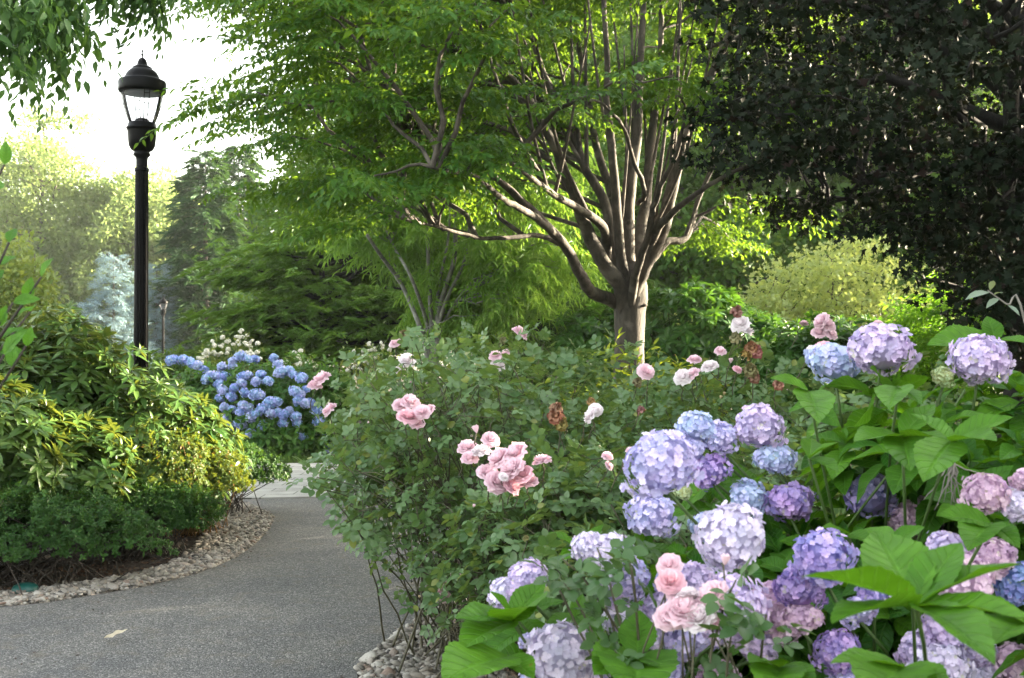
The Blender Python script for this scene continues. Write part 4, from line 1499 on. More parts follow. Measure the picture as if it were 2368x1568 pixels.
heads_B = [(1405, 1282, 122, PALE), (1455, 1335, 98, LAV), (1215, 1345, 115, LILAC), (1175, 1370, 90, PALE), (1300, 1512, 165, PALE), (1450, 1435, 105, PALE), (1690, 1410, 170, LILAC), (1785, 1400, 115, PINKL), (1530, 1400, 100, LILAC), (1655, 1570, 110, PINKL), (1360, 1262, 80, PALE), (1560, 1340, 90, LAV), (1730, 1465, 100, LILAC), (1500, 1475, 80, PALE), (1800, 1450, 90, PINKL), (1350, 1575, 110, PALE), (1610, 1345, 110, LILAC), (1590, 1480, 120, LAV), (1720, 1420, 120, PALE), (1755, 1490, 90, LILAC), (1540, 1560, 90, LAV), (1180, 1400, 70, LILAC), (1420, 1375, 80, LILAC), (1245, 1560, 90, LAV), (1225, 1480, 50, LAV), (1620, 1440, 130, LAV)]


def head_at(px, py, d, hs, ymax=9):
    dia = (.185 if d > 90 else .15 if d > 60 else .07) * (.95 + .1 * ((px * 7 + py * 13) % 10) / 10)
    Y = float(np.clip(dia * K / d * hs, 2.0, ymax))
    return Y, d * Y / K, P(px, py, Y)


def hyd_bush(name, label, base, heads, blobs, seed, n, whorls, wsize=.125, hs=1.0, ymax=3.7, whchk=False):
    rng = rng_(seed)
    base = np.asarray(base, float)
    root = thing(name, label, 'shrub', base, 'hydrangeas in the foreground')
    cs, rs = [], []
    st = MB()
    for px, py, d, colr in heads:
        Y, dia, c = head_at(px, py, d, hs, ymax)
        cs.append(c)
        rs.append(dia / 2)
        tl = rng.normal(size=2) * .22
        place('flower_head', HEAD[int(rng.integers(0, 4))], root, c, (R_(22) + tl[0], tl[1], rng.uniform(0, 6.28)), dia * 1.04, colr, CLAB[colr])
    cs, rs = np.array(cs), np.array(rs)
    bush_stems(st, base, cs - np.array([0, 0, 1]) * rs[:, None] * .5, rng, .0065, .004, .15, 5, .75)
    cam0 = np.array([0, 0, EYE])

    def clear(p, extra=.055, own=None):
        p = np.asarray(p)
        ok = np.ones(len(p), bool)
        for c, rr in zip(np.array(ALLH), ALLR):
            ax = unit(cam0 - c)
            t = np.clip((p - c) @ ax, 0, .9)
            hit = np.linalg.norm(p - c - t[:, None] * ax, axis=1) <= rr + extra
            if own is not None:
                hit &= np.linalg.norm(own - c, axis=1) > 1e-4
            ok &= ~hit
        return ok
    pts, nrm = blob_pts(blobs, n, rng, shell=.5, lump=.12, freq=3, down=-.3, keep=clear)
    fo = MB()
    fill_rosettes(fo, hyd_t, pts, nrm, rng, wsize * 1.15, up=.9, jit=.4)
    hb = cs + np.array([0, .05, -.02]) - np.array([0, 0, 1]) * rs[:, None] * 1.05
    hb = np.concatenate([hb + rng.normal(size=hb.shape) * .03, hb + rng.normal(size=hb.shape) * .05 + np.array([0, .04, -.10])])
    hb = hb[(np.concatenate([rs, rs]) > .04) & clear(hb, .06, np.concatenate([cs, cs]))]
    fill_rosettes(fo, hyd_t, hb, np.tile([0, -.25, .4], (len(hb), 1)) + rng.normal(size=hb.shape) * .3, rng, wsize * 1.12, up=.8, jit=.3)
    bush_stems(st, base, pts[::14], rng, .0055, .0035, .18, 5, .7)
    pin, nin = blob_pts([(b[0], b[1] + .08, b[2] * .92, b[3] * .85, b[4] * .8, b[5] * .85) for b in blobs], n, rng, shell=.95, lump=.1, down=-.6, keep=clear, inside=.1)
    fill_rosettes(fo, hyd_t, pin, nin, rng, wsize * 1.15, up=1.0, jit=.5)
    for (bx, by, bY), tips in whorls:
        b0 = P(bx, by, bY)
        placed = 0
        for tx, ty, tY, wd in tips:
            tp = P(tx, ty, tY)
            L = np.linalg.norm(tp - b0)
            if whchk and not clear(np.array([b0 * .55 + tp * .45, b0 * .1 + tp * .9]), .015).all():
                continue
            nn = unit(np.array([0, -.05 if bY < 2.0 else -.35, 1.0]) + rng.normal(size=3) * .15)
            fo.one(T_scaled(lf_hyd_big, wd), frames_yz(unit(tp - b0 + np.array([0, 0, .10 * L])), nn), L * 1.02, b0, rng.uniform(.45, .95))
            placed += 1
        if placed > 1:
            bush_stems(st, base, [b0], rng, .005, .0035, .12, 6, .7)
    st.build('branches', M['stem_green'], root)
    fo.build('foliage', M['hyd'], root)
    return root


def T_scaled(t, wd):
    q = T.__new__(T)
    q.v = t.v * np.array([wd, 1, 1])
    q.loops, q.cnt, q.uv, q.r = t.loops, t.cnt, t.uv, t.r
    return q


ALLH, ALLR = [], []
for hl, q, ym in ((heads_A, .93, 3.3), (heads_B, .9, 2.75), (heads_C, .8, 2.65)):
    for px, py, d, _c in hl:
        Y, dia, c = head_at(px, py, d, q, ym)
        ALLH.append(c)
        ALLR.append(dia / 2)
wh_A = [((1870, 905, 2.85), [(1790, 872, 2.8, 1), (1958, 882, 2.8, 1), (1768, 925, 2.75, 1), (1895, 965, 2.65, 1), (1850, 850, 3.0, .9)]),
        ((2078, 895, 2.8), [(1985, 866, 2.75, 1), (2155, 862, 2.85, 1), (2055, 935, 2.65, 1.1), (2130, 930, 2.7, 1)]),
        ((2085, 1010, 2.7), [(1980, 1012, 2.6, 1.1), (2160, 930, 2.75, 1.1), (2190, 1010, 2.55, 1), (2100, 1075, 2.5, 1)]),
        ((2302, 790, 3.55), [(2155, 792, 3.5, 1.2), (2285, 728, 3.6, 1.4), (2385, 790, 3.45, 1.2), (2240, 760, 3.6, 1.2)]),
        ((2200, 1020, 2.5), [(2335, 960, 2.45, 1.1), (2110, 950, 2.6, 1), (2295, 1010, 2.35, 1.1), (2140, 1100, 2.35, 1.1)]),
        ((2345, 870, 2.55), [(2205, 862, 2.5, 1), (2375, 790, 2.6, 1.1), (2290, 930, 2.4, 1)]),
        ((1600, 1172, 2.7), [(1545, 1160, 2.65, .9), (1645, 1130, 2.7, .8), (1665, 1150, 2.6, .8)]),
        ((1725, 1085, 2.9), [(1690, 1095, 2.8, 1), (1775, 1110, 2.8, 1), (1760, 1075, 2.9, 1)]),
        ((1870, 1060, 2.8), [(1800, 1100, 2.7, 1), (1935, 1085, 2.7, 1.1), (1880, 1010, 2.9, 1), (1930, 1020, 2.75, 1)]),
        ((1960, 1235, 2.7), [(1905, 1215, 2.65, 1), (2030, 1255, 2.6, 1), (1985, 1180, 2.75, 1)])]
shape_ok = True
hyd_bush('hydrangea', 'tall foreground hydrangea with lilac, purple and pale blue heads at the right', (1.2, 3.75, 0), heads_A,
         [(1.35, 3.2, .92, .75, .62, .62), (.85, 3.25, .62, .55, .5, .58), (1.6, 2.7, .9, .4, .4, .55)], 700, 520, wh_A, whchk=True, hs=.93, ymax=3.3)
wh_C = [((2115, 1400, 1.72), [(1855, 1312, 1.66, .9), (2345, 1287, 1.76, .8), (2218, 1245, 1.8, 1), (2020, 1215, 1.9, 1.1), (1918, 1420, 1.62, 1.25), (2385, 1420, 1.62, .9), (2290, 1508, 1.5, .8)]),
        ((2085, 1540, 1.95), [(1925, 1520, 1.9, 1.1), (2020, 1600, 1.75, 1.2), (2180, 1600, 1.8, 1)]),
        ((2060, 1255, 2.2), [(2005, 1330, 2.1, 1), (2135, 1215, 2.2, 1.1), (2000, 1215, 2.3, 1)]),
        ((2290, 1210, 2.4), [(2180, 1190, 2.35, 1), (2350, 1260, 2.3, 1), (2240, 1260, 2.25, 1)]),
        ((1800, 1540, 2.3), [(1735, 1520, 2.2, 1.1), (1870, 1590, 2.15, 1.1), (1790, 1600, 2.1, 1.1)]),
        ((2375, 1440, 2.0), [(2270, 1395, 1.95, 1), (2300, 1470, 1.85, 1)])]
hyd_bush('hydrangea', 'nearest hydrangea, broad bright leaves over mauve and blue heads, bottom right', (1.2, 3.15, 0), heads_C,
         [(1.1, 2.75, .55, .6, .42, .45), (.75, 2.7, .45, .4, .4, .4), (1.5, 2.6, .7, .4, .4, .45)], 701, 260, wh_C, hs=.8, ymax=2.65)
wh_B = [((1185, 1435, 2.6), [(1063, 1420, 2.5, 1.4), (1255, 1345, 2.6, 1.6), (1145, 1365, 2.55, 1), (1068, 1488, 2.45, 1.3), (1225, 1385, 2.4, 1.3)]),
        ((1175, 1515, 2.5), [(1036, 1560, 2.3, 1.4), (1230, 1560, 2.4, 1.2)]),
        ((1470, 1515, 2.45), [(1478, 1408, 2.5, 1.7), (1385, 1548, 2.3, 1.4), (1548, 1538, 2.3, 1.4), (1475, 1590, 2.2, 1.4)]),
        ((1345, 1275, 3.1), [(1275, 1228, 3.05, 1.2), (1392, 1212, 3.1, .9), (1300, 1290, 3.0, 1)]),
        ((1330, 1425, 2.75), [(1265, 1440, 2.7, 1.1), (1345, 1370, 2.8, 1.1), (1390, 1460, 2.65, 1)])]
hyd_bush('hydrangea', 'low hydrangea with whitish lavender heads at the bottom centre, beside the stones', (.45, 3.45, 0), heads_B,
         [(.4, 3.05, .42, .5, .5, .42), (.75, 2.9, .42, .4, .4, .38)], 702, 230, wh_B, hs=.9, ymax=2.75)

# ------------------------------------------------------------------ roses
PK, PW, DP = (.86, .64, .72), (.86, .79, .82), (.85, .54, .62)
BR = (.26, .17, .085)


def rose_bush(label, base, blobs, roses, seed, n, size=.105, mat='rose', canes=60, twigs=200, down=-.75, keep=None, shell=.6, r0=.009, spread=.18):
    rng = rng_(seed)
    base = np.asarray(base, float)
    root = thing('rose_bush', label, 'shrub', base, 'pink rose bushes')
    pts, nrm = blob_pts(blobs, n, rng, shell=shell, lump=.3, freq=4.0, down=down, keep=keep) if n else (np.zeros((0, 3)), np.zeros((0, 3)))
    st = MB()
    tips = list(pts[rng.choice(len(pts), canes, replace=False)]) if n else []
    rp = []
    if n:
        for i in rng.choice(len(pts), 14):
            q = pts[i] + nrm[i] * .05 + np.array([0, 0, .05])
            place('rose_bud', BUD, root, q, (rng.normal() * .4, rng.normal() * .4, 0), rng.uniform(.018, .032), (.62, .50, .30) if rng.uniform() < .5 else PK, 'closed or spent bud')
    for x, y, d, Y, kind in roses:
        p = P(x, y, Y)
        dia = d * Y / K * 1.12
        face = np.array([rng.normal() * .5, -.5 + rng.normal() * .35, .8])
        q = Vector(unit(face)).to_track_quat('Z', 'Y').to_euler()
        if kind == 'd':
            place('withered_rose', DRY, root, p, q, dia, tuple(c * rng.uniform(.7, 1.5) for c in BR), 'withered brown bloom')
        elif kind == 'b':
            place('rose_bud', BUD, root, p, (rng.normal() * .3, rng.normal() * .3, 0), dia * 1.0, PK)
        else:
            colr = {'p': PK, 'w': PW, 'k': DP}[kind]
            place('rose', ROSE[int(rng.integers(0, 3))], root, p, q, dia, colr, 'near-white bloom' if kind == 'w' else None)
        rp.append(p - np.array([0, -.02, dia * .2]))
    bush_stems(st, base, tips, rng, r0, .0025, spread, 4, .5)
    if n:
        nodes = pts[rng.choice(len(pts), 300)]
        for i in rng.choice(len(pts), twigs):
            a = pts[i]
            b = nodes[np.argmin(np.abs(np.linalg.norm(nodes - a, axis=1) - .22))]
            st.tube(arc(a, b, rng.normal() * .02, 4), .0022, 3, r=rng.uniform())
        for p in rp:
            a = p + np.array([rng.normal() * .03, .05 + rng.uniform(0, .04), -.11 + rng.normal() * .02])
            st.tube(arc(a, p, .0, 5, rng, .006), .0025, 4)
    else:
        bush_stems(st, base, rp, rng, .0035, .002, .16, 5, .6)
    fo = MB()
    if n:
        fill_leaves(fo, rose_t, pts, nrm, rng, size, jit=.7, droop=-.1)
    st.build('branches', M['stem_rose'], root)
    if n:
        fo.build('foliage', M[mat], root)
    return root, st


def keep_path(p):
    """the bush thins out towards its foot on the path side"""
    px = 1184 + p[:, 0] / p[:, 1] * K
    py = 822 - (p[:, 2] - EYE) / p[:, 1] * K
    lim = np.interp(py, [760, 830, 900, 1000, 1100, 1200, 1300, 1400, 1500, 1600], [900, 745, 735, 722, 730, 800, 880, 960, 1040, 1090])
    h = np.abs(np.sin(p[:, 0] * 91.7 + p[:, 1] * 57.3 + p[:, 2] * 73.1))
    return (px > lim + 25 * np.sin(py * .05)) & ((px > lim + 190) | (p[:, 2] > .65) | (h < .62))


roses1 = [(925, 935, 30, 4.7, 'p'), (950, 925, 40, 4.7, 'p'), (945, 958, 45, 4.6, 'k'), (975, 950, 36, 4.6, 'p'), (993, 945, 24, 4.7, 'p'), (965, 975, 30, 4.65, 'p'),
          (742, 872, 40, 5.6, 'p'), (728, 888, 30, 5.6, 'p'), (760, 945, 36, 5.4, 'p'),
          (1101, 995, 28, 4.0, 'b'), (1080, 1030, 42, 4.05, 'p'), (1086, 1055, 36, 4.0, 'p'), (1136, 1013, 38, 4.0, 'p'), (1112, 1040, 42, 4.0, 'w'), (1150, 1055, 52, 3.95, 'p'), (1190, 1042, 50, 3.95, 'p'), (1180, 1078, 56, 3.9, 'p'),
          (1130, 1088, 46, 3.95, 'p'), (1152, 1112, 52, 3.9, 'p'), (1206, 1092, 46, 3.9, 'k'), (1222, 1108, 40, 3.95, 'p'), (1252, 1060, 40, 3.95, 'p'), (1186, 1122, 40, 3.9, 'k'),
          (1023, 1345, 24, 5.1, 'p'), (1030, 1375, 30, 5.1, 'p'), (1018, 1362, 24, 5.1, 'p'), (1044, 1328, 16, 5.1, 'b'), (1067, 1330, 18, 5.1, 'b'),
          (1215, 1240, 16, 4.2, 'd'), (1165, 1100, 20, 3.85, 'w')]
rose_bush('arching pink rose bush leaning over the asphalt, big bloom cluster at its middle', (-.05, 6.1, 0),
          [(-.32, 5.9, 1.02, .72, .7, .58), (.15, 4.95, .75, .62, .72, .50), (-.2, 5.5, .75, .6, .7, .6)], roses1, 720, 3300, keep=keep_path, canes=170, twigs=800, r0=.0065, spread=.26)
roses2 = [(1205, 766, 36, 6.6, 'p'), (940, 830, 36, 6.7, 'w'), (913, 857, 28, 6.7, 'w'), (925, 842, 24, 6.7, 'w'), (914, 790, 26, 7.0, 'p'), (934, 770, 22, 7.0, 'd'), (938, 785, 20, 7.0, 'd'),
          (1145, 820, 28, 6.6, 'p'), (1152, 842, 32, 6.6, 'w'), (1168, 815, 22, 6.6, 'p'), (1055, 888, 24, 6.6, 'p'), (1160, 785, 18, 7.0, 'd')]
rose_bush('rose bush behind the path bend with near-white and pale pink blooms', (.0, 7.7, 0),
          [(-.15, 7.6, 1.05, .85, .75, .65), (.6, 7.7, .95, .7, .7, .6)], roses2, 721, 2400, size=.11, canes=60, twigs=150)
roses3 = [(1495, 856, 36, 5.5, 'p'), (1606, 828, 30, 5.5, 'p'), (1578, 868, 38, 5.4, 'w'), (1600, 862, 32, 5.4, 'p'), (1640, 843, 36, 5.4, 'w'), (1666, 809, 24, 5.5, 'p'), (1690, 836, 18, 5.5, 'b'), (1706, 852, 20, 5.4, 'k'),
          (1710, 745, 40, 5.5, 'w'), (1726, 762, 36, 5.5, 'w'), (1706, 716, 28, 5.5, 'd'), (1700, 776, 28, 5.5, 'd'), (1738, 800, 34, 5.5, 'd'), (1750, 808, 32, 5.5, 'd'), (1730, 815, 28, 5.5, 'd'), (1735, 850, 34, 5.4, 'd'), (1745, 868, 28, 5.4, 'd'),
          (1860, 746, 18, 5.6, 'p'), (1896, 740, 38, 5.6, 'p'), (1916, 748, 32, 5.6, 'p'), (1894, 766, 30, 5.6, 'p'), (1924, 769, 28, 5.6, 'p'), (2030, 746, 22, 5.6, 'p'), (1900, 802, 40, 4.8, 'k'), (1875, 810, 30, 4.8, 'w'),
          (1800, 885, 26, 5.2, 'd'), (1475, 880, 22, 5.6, 'd')]
rose_bush('rose bush in front of the shade tree trunk, pink blooms and brown withered heads', (1.35, 6.4, 0),
          [(1.3, 6.2, .95, .85, .7, .62), (.75, 6.0, .85, .6, .7, .6), (1.9, 5.9, .95, .55, .6, .6)], roses3, 722, 2700, size=.105, canes=60, twigs=200)
roses4 = [(1362, 960, 36, 4.3, 'w'), (1378, 945, 30, 4.35, 'w'), (1405, 1052, 24, 4.1, 'p'), (1410, 1075, 20, 4.1, 'p'), (1458, 1040, 20, 4.1, 'p'), (1285, 955, 40, 4.4, 'd'), (1300, 975, 34, 4.4, 'd'), (1290, 940, 30, 4.4, 'd'), (1480, 945, 22, 4.4, 'd'), (1365, 925, 20, 4.5, 'd')]
rose_bush('rose bush between the pink cluster and the hydrangeas, mostly leaves', (.75, 4.8, 0),
          [(.62, 4.75, .8, .62, .6, .52), (1.2, 4.8, .85, .55, .55, .55), (.45, 4.2, .6, .4, .5, .45)], roses4, 723, 2300, size=.10, canes=50, twigs=200)
roses5 = [(1545, 1300, 52, 2.4, 'p'), (1550, 1338, 60, 2.35, 'k'), (1560, 1362, 44, 2.35, 'p'), (1640, 1372, 72, 2.3, 'p'), (1580, 1402, 82, 2.3, 'p'), (1612, 1420, 70, 2.28, 'w'), (1656, 1392, 60, 2.3, 'p'), (1640, 1432, 50, 2.28, 'k'), (1545, 1422, 60, 2.3, 'p'), (1675, 1297, 38, 2.3, 'b'), (1590, 1370, 50, 2.32, 'w')]


def front_rose():
    rng = rng_(724)
    root, _ = rose_bush('slender rose in the foreground, pale pink cluster before the lavender heads', (.42, 2.55, 0), [], roses5, 724, 0)
    st, fo = MB(), MB()
    base = np.array([.42, 2.55, 0.0])
    for tx, ty, Y in [(1380, 1265, 2.5), (1300, 1290, 2.6), (1460, 1310, 2.4), (1700, 1340, 2.25), (1770, 1420, 2.2), (1690, 1460, 2.2), (1400, 1400, 2.5), (1290, 1330, 2.6), (1440, 1230, 2.6), (1590, 1540, 2.3), (1250, 1300, 2.7), (1420, 1500, 2.4)]:
        tip = P(tx, ty, Y)
        o = base + np.append(rng.normal(size=2) * .08, 0)
        ln = smooth_line([o, o + (tip - o) * [.3, .3, .6], o + (tip - o) * [.8, .8, .92], tip], 14)
        st.tube(ln, np.linspace(.005, .0018, 14), 5)
        for i in (9, 11, 12, 13):
            d = unit(rng.normal(size=3) * [1, .6, .5] + np.array([0, -.2, .1]))
            fo.scatter(rose_t[i % 3], ln[i:i + 1], frames_yz(d[None], unit(np.array([0, -.35, .9]) + rng.normal(size=3) * .3)[None]), [rng.uniform(.075, .115)], [rng.uniform(.2, .8)])
    st.build('branches', M['stem_rose'], root)
    fo.build('foliage', M['rose_near'], root)


front_rose()

# ------------------------------------------------------------------ blue hydrangea beyond the paving, white flowers
def blue_bush():
    rng = rng_(730)
    base = np.array([-3.85, 18.4, 0])
    root = thing('hydrangea', 'rounded hydrangea full of bright blue heads beyond the pale paving', 'shrub', base)
    blobs = [(-3.75, 18.5, .75, 1.15, .95, .82), (-4.75, 18.7, .7, .9, .8, .78), (-3.2, 18.6, .65, .6, .7, .75)]
    pts, nrm = blob_pts(blobs + [(-3.7, 18.3, .4, 1.05, .8, .5), (-4.6, 18.4, .4, .8, .7, .5)], 2900, rng, shell=.4, down=-1, inside=.6)
    fo = MB()
    fill_rosettes(fo, [rosette(lf_small, 0, [(3, 0, 1, 0), (3, 35, .8, .1)], 33 + k) for k in range(2)], pts, nrm, rng, .13, up=.8)
    fo.build('foliage', M['hyd_far'], root)
    st = MB()
    bush_stems(st, base, pts[:40], rng, .012, .005, .2)
    st.build('branches', M['stem_green'], root)
    hp = [(400, 828), (425, 832), (440, 838), (395, 835), (462, 848), (470, 852), (510, 838), (485, 862), (500, 868), (540, 832), (555, 826), (545, 850), (575, 836), (590, 832), (625, 826), (520, 872), (560, 872), (580, 868), (600, 866), (645, 862), (660, 856), (672, 850), (640, 845),
          (480, 880), (510, 890), (545, 892), (560, 884), (590, 884), (620, 884), (690, 880), (700, 870), (680, 868), (515, 905), (540, 915), (570, 908), (588, 916), (510, 920), (555, 932), (600, 915), (620, 928), (635, 920), (628, 935), (680, 905), (700, 912), (715, 900), (690, 925), (705, 935), (720, 928),
          (540, 950), (520, 945), (560, 955), (575, 940), (590, 955), (610, 950), (640, 950), (655, 960), (670, 950), (680, 965), (520, 970), (535, 985), (555, 978), (580, 970), (605, 985), (632, 952), (545, 1005), (548, 1020), (555, 990), (580, 998), (690, 975), (702, 1014), (668, 975), (725, 955), (740, 975), (745, 1000), (760, 1030)]
    for x, y in hp:
        dx, dy = rng.normal() * 4, rng.normal() * 3
        # nearest crossing of the view ray with the bush
        Ybest = 18.2
        for Y in np.arange(17.0, 19.4, .05):
            p = P(x + dx, y + dy, Y)
            if any(np.linalg.norm((p - np.array(b[:3])) / np.array(b[3:])) < 1.03 for b in blobs):
                Ybest = Y
                break
        c = P(x + dx, y + dy, Ybest)
        hue = [(.34, .47, .82), (.40, .52, .84), (.30, .41, .78), (.46, .53, .84)][int(rng.integers(0, 4))]
        place('flower_head', HEAD_FAR[int(rng.integers(0, 2))], root, c, (R_(25) + rng.normal() * .2, rng.normal() * .2, rng.uniform(0, 6.28)), rng.uniform(.155, .215), hue)


blue_bush()


def white_plant(label, base, tops, seed, size=.14, n=500):
    rng = rng_(seed)
    base = np.asarray(base, float)
    root = thing('white_phlox', label, 'flowers', base, 'white flowering clumps behind the blue hydrangea')
    st, fo = MB(), MB()
    for x, y, Y in [(x + rng.normal() * 9, y + rng.normal() * 6, Y) for x, y, Y in tops for _ in range(3)]:
        p = P(x, y, Y)
        bush_stems(st, base, [p], rng, .006, .003, .25)
        place('blossom', HEAD_FAR[int(rng.integers(0, 2))], root, p, (rng.normal() * .3, rng.normal() * .3, rng.uniform(0, 6)), (size * rng.uniform(.8, 1.3), size * rng.uniform(.8, 1.3), size * rng.uniform(.7, 1.2)), (.84, .82, .74))
        m = 10
        pp = p - np.array([0, 0, .06]) + rng.normal(size=(m, 3)) * np.array([.10, .10, .20]) - np.array([0, 0, .18])
        fill_leaves(fo, [lf_long], pp, unit(rng.normal(size=(m, 3))), rng, .10)
    st.build('branches', M['stem_green'], root)
    fo.build('foliage', M['dogwood'], root)


white_plant('tall white flower clump behind the blue hydrangea heads', (-5.0, 20.6, 0), [(555, 772, 20.6), (568, 780, 20.6), (545, 782, 20.5), (580, 795, 20.6), (505, 792, 20.3), (520, 788, 20.4), (535, 798, 20.4), (550, 808, 20.4), (485, 802, 20.2), (575, 815, 20.4), (560, 800, 20.4), (590, 822, 20.3), (470, 818, 20.0), (490, 822, 20.0), (478, 832, 19.9), (505, 815, 20.2), (590, 808, 20.5), (460, 838, 19.9), (575, 800, 20.6), (520, 810, 20.3)], 740, .085)
white_plant('single white spray right of the blue heads', (-3.65, 20.2, 0), [(692, 822, 20.2), (686, 832, 20.2), (700, 838, 20.1), (655, 845, 20.0), (640, 850, 20.0)], 741, .085)
white_plant('small white blossoms dotting the back of the rose bushes', (-2.1, 18.2, 0), [(835, 815, 18.2), (850, 800, 18.2), (865, 808, 18.2), (880, 795, 18.2), (845, 828, 18.2), (820, 832, 18.2), (870, 825, 18.2), (900, 805, 18.2), (890, 820, 18.2), (960, 785, 18.2), (975, 778, 18.2), (830, 850, 18.2), (810, 855, 18.2), (860, 845, 18.2)], 742, .065)

# ------------------------------------------------------------------ mid-ground plants
shrub('low_hedge', 'rounded green hedge mound at the foot of the conifers', 'hedge', (-6.6, 24.5, 0), [(-6.9, 24.6, .7, 1.5, 1.2, .95), (-5.6, 24.6, .85, 1.3, 1.2, 1.15)], azalea_t, 2600, .10, M['mid'], M['stem_brown'], 750, stems=30)
shrub('dogwood', 'tall pale yellow-green bush behind the rhododendron on the far left', 'shrub', (-8.6, 20.5, 0), [(-9.0, 20.5, 1.9, .95, 1.0, 1.8), (-9.8, 20.3, 1.5, 1.1, 1.1, 1.5), (-8.3, 20.6, 1.2, .6, .8, 1.1)], [tuft(lf_small, 6, 95 + k, 1.2) for k in range(3)], 2600, .115, M['dogwood'], M['bark_mid'], 751, mode='lv', stems=50, r0=.03, shell=.5)


def conifer(name, label, base, h, rad, ts, n, size, mat, seed, droop=.12, pw=1.0, group=None, low=.03, tilt=.1, wob=.18):
    rng = rng_(seed)
    base = np.asarray(base, float)
    root = thing(name, label, 'tree', base, group)
    mb = MB()
    mb.tube(smooth_line([base, base + [0, 0, h * .5], base + [0, 0, h * .97]], 10), np.linspace(h * .022, .012, 10), 8)
    fo = MB()
    nb = int(h * 16)
    for i in range(nb):
        f = low + (1 - low) * (i / nb) ** 1.05
        z = h * f
        L = rad * (1 - f) ** pw * rng.uniform(1 - wob * 1.6, 1 + wob) + .12
        az = i * 2.399 + rng.normal() * .2
        dr = np.array([math.sin(az), math.cos(az), 0])
        tip = base + dr * L + np.array([0, 0, z - droop * L + tilt * L * f])
        ln = arc(base + [0, 0, z], tip, .06 * L, 8)
        mb.tube(ln, np.linspace(.006 + .008 * L, .004, 8), 4)
        m = max(4, int(n / nb * (L / rad) * 1.9))
        t = rng.uniform(.25, 1.0, m) ** .8
        o = np.stack([np.interp(t * 7, np.arange(8), ln[:, c]) for c in range(3)], 1) + rng.normal(size=(m, 3)) * np.array([.07, .07, .04]) * L
        a2 = az + rng.normal(size=m) * .75
        el = -.1 + rng.normal(size=m) * .25
        d = np.stack([np.sin(a2) * np.cos(el), np.cos(a2) * np.cos(el), np.sin(el)], 1)
        rot = frames_yz(d, np.array([0, 0, 1.]) + rng.normal(size=(m, 3)) * .3)
        k = rng.integers(0, len(ts), m)
        for j, tt in enumerate(ts):
            q = k == j
            fo.scatter(tt, o[q], rot[q], size * rng.uniform(.75, 1.25, q.sum()), rng.uniform(.1, .9, q.sum()))
    mb.build('trunk', M['bark_mid'], root)
    fo.build('crown', mat, root, smooth=False)
    return root


conifer('blue_spruce', 'silvery blue spruce behind the lamp post', ((262 - 1184) / K * 57, 57, 0), 6.7, 2.3, needle_t, 1500, .62, M['spruce'], 760, pw=.8)
conifer('blue_spruce', 'smaller blue spruce showing just right of the lamp post', ((362 - 1184) / K * 60, 60, 0), 6.4, 1.9, needle_t, 1200, .62, M['spruce'], 761, pw=.8)
conifer('dark_conifer', 'narrow dark green conifer left of the layered cypress', ((474 - 1184) / K * 61, 61, 0), 12.6, 2.9, fan_t, 3000, .98, M['conifer'], 762, pw=.62, wob=.3)
conifer('dark_conifer', 'loose grey-green conifer rising behind the dark one', ((550 - 1184) / K * 66, 66, 0), 13.8, 3.4, fan_t, 3000, 1.1, M['conifer'], 763, pw=.7, wob=.35)


def layered(name, label, base, blobs, seed, mat, n_pad=46, pad=.75, per=34, size=.42):
    """tree of flat, tiered pads"""
    rng = rng_(seed)
    base = np.asarray(base, float)
    root = thing(name, label, 'tree', base, None)
    B = [(base[0] + b[0], base[1] + b[1], b[2], *b[3:]) for b in blobs]
    cen, nr = blob_pts(B, n_pad, rng, shell=.45, lump=.2, freq=.9, zmin=.35, inside=.7, down=-.5)
    mb, fo = MB(), MB()
    h = max(b[2] + b[5] for b in B)
    tl = smooth_line([base, base + [.1, 0, h * .4], base + [0, .1, h * .9]], 14)
    mb.tube(tl, np.linspace(.16, .03, 14), 8)
    for p, q in zip(cen, nr):
        path = connect(mb, tl[2:], p, rng, .035, .01, 5, .05)
        m = per
        az0 = math.atan2(q[0], q[1])
        az = az0 + rng.normal(size=m) * .8
        el = -.12 + rng.normal(size=m) * .12
        d = np.stack([np.sin(az) * np.cos(el), np.cos(az) * np.cos(el), np.sin(el)], 1)
        o = p + rng.normal(size=(m, 3)) * np.array([pad * .5, pad * .5, .06]) - d * .15
        rot = frames_yz(d, np.array([0, 0, 1.]) + rng.normal(size=(m, 3)) * .2)
        k = rng.integers(0, 3, m)
        for j in range(3):
            s = k == j
            fo.scatter(fan_t[j], o[s], rot[s], size * rng.uniform(.7, 1.25, s.sum()), rng.uniform(.1, .9, s.sum()))
    mb.build('trunk', M['bark_dark'], root)
    fo.build('crown', mat, root, smooth=False)
    return root


layered('cypress_tree', 'broad layered cypress with feathery green tiers, dark beneath', (-3.9, 23, 0), [(-.2, 0, 2.1, 1.7, 1.4, 1.5), (.3, .2, 3.4, 1.3, 1.2, 1.2), (1.2, .3, 2.4, 1.3, 1.2, 1.7)], 770, M['hinoki'], n_pad=110, per=40)
layered('cypress_tree', 'second layered cypress behind the grey-stemmed tree', (.2, 24, 0), [(0, 0, 2.3, 1.9, 1.5, 1.8), (.2, .2, 4.0, 1.4, 1.2, 1.6), (1.6, .3, 1.9, 1.3, 1.2, 1.4)], 771, M['hinoki'], n_pad=90, per=36)


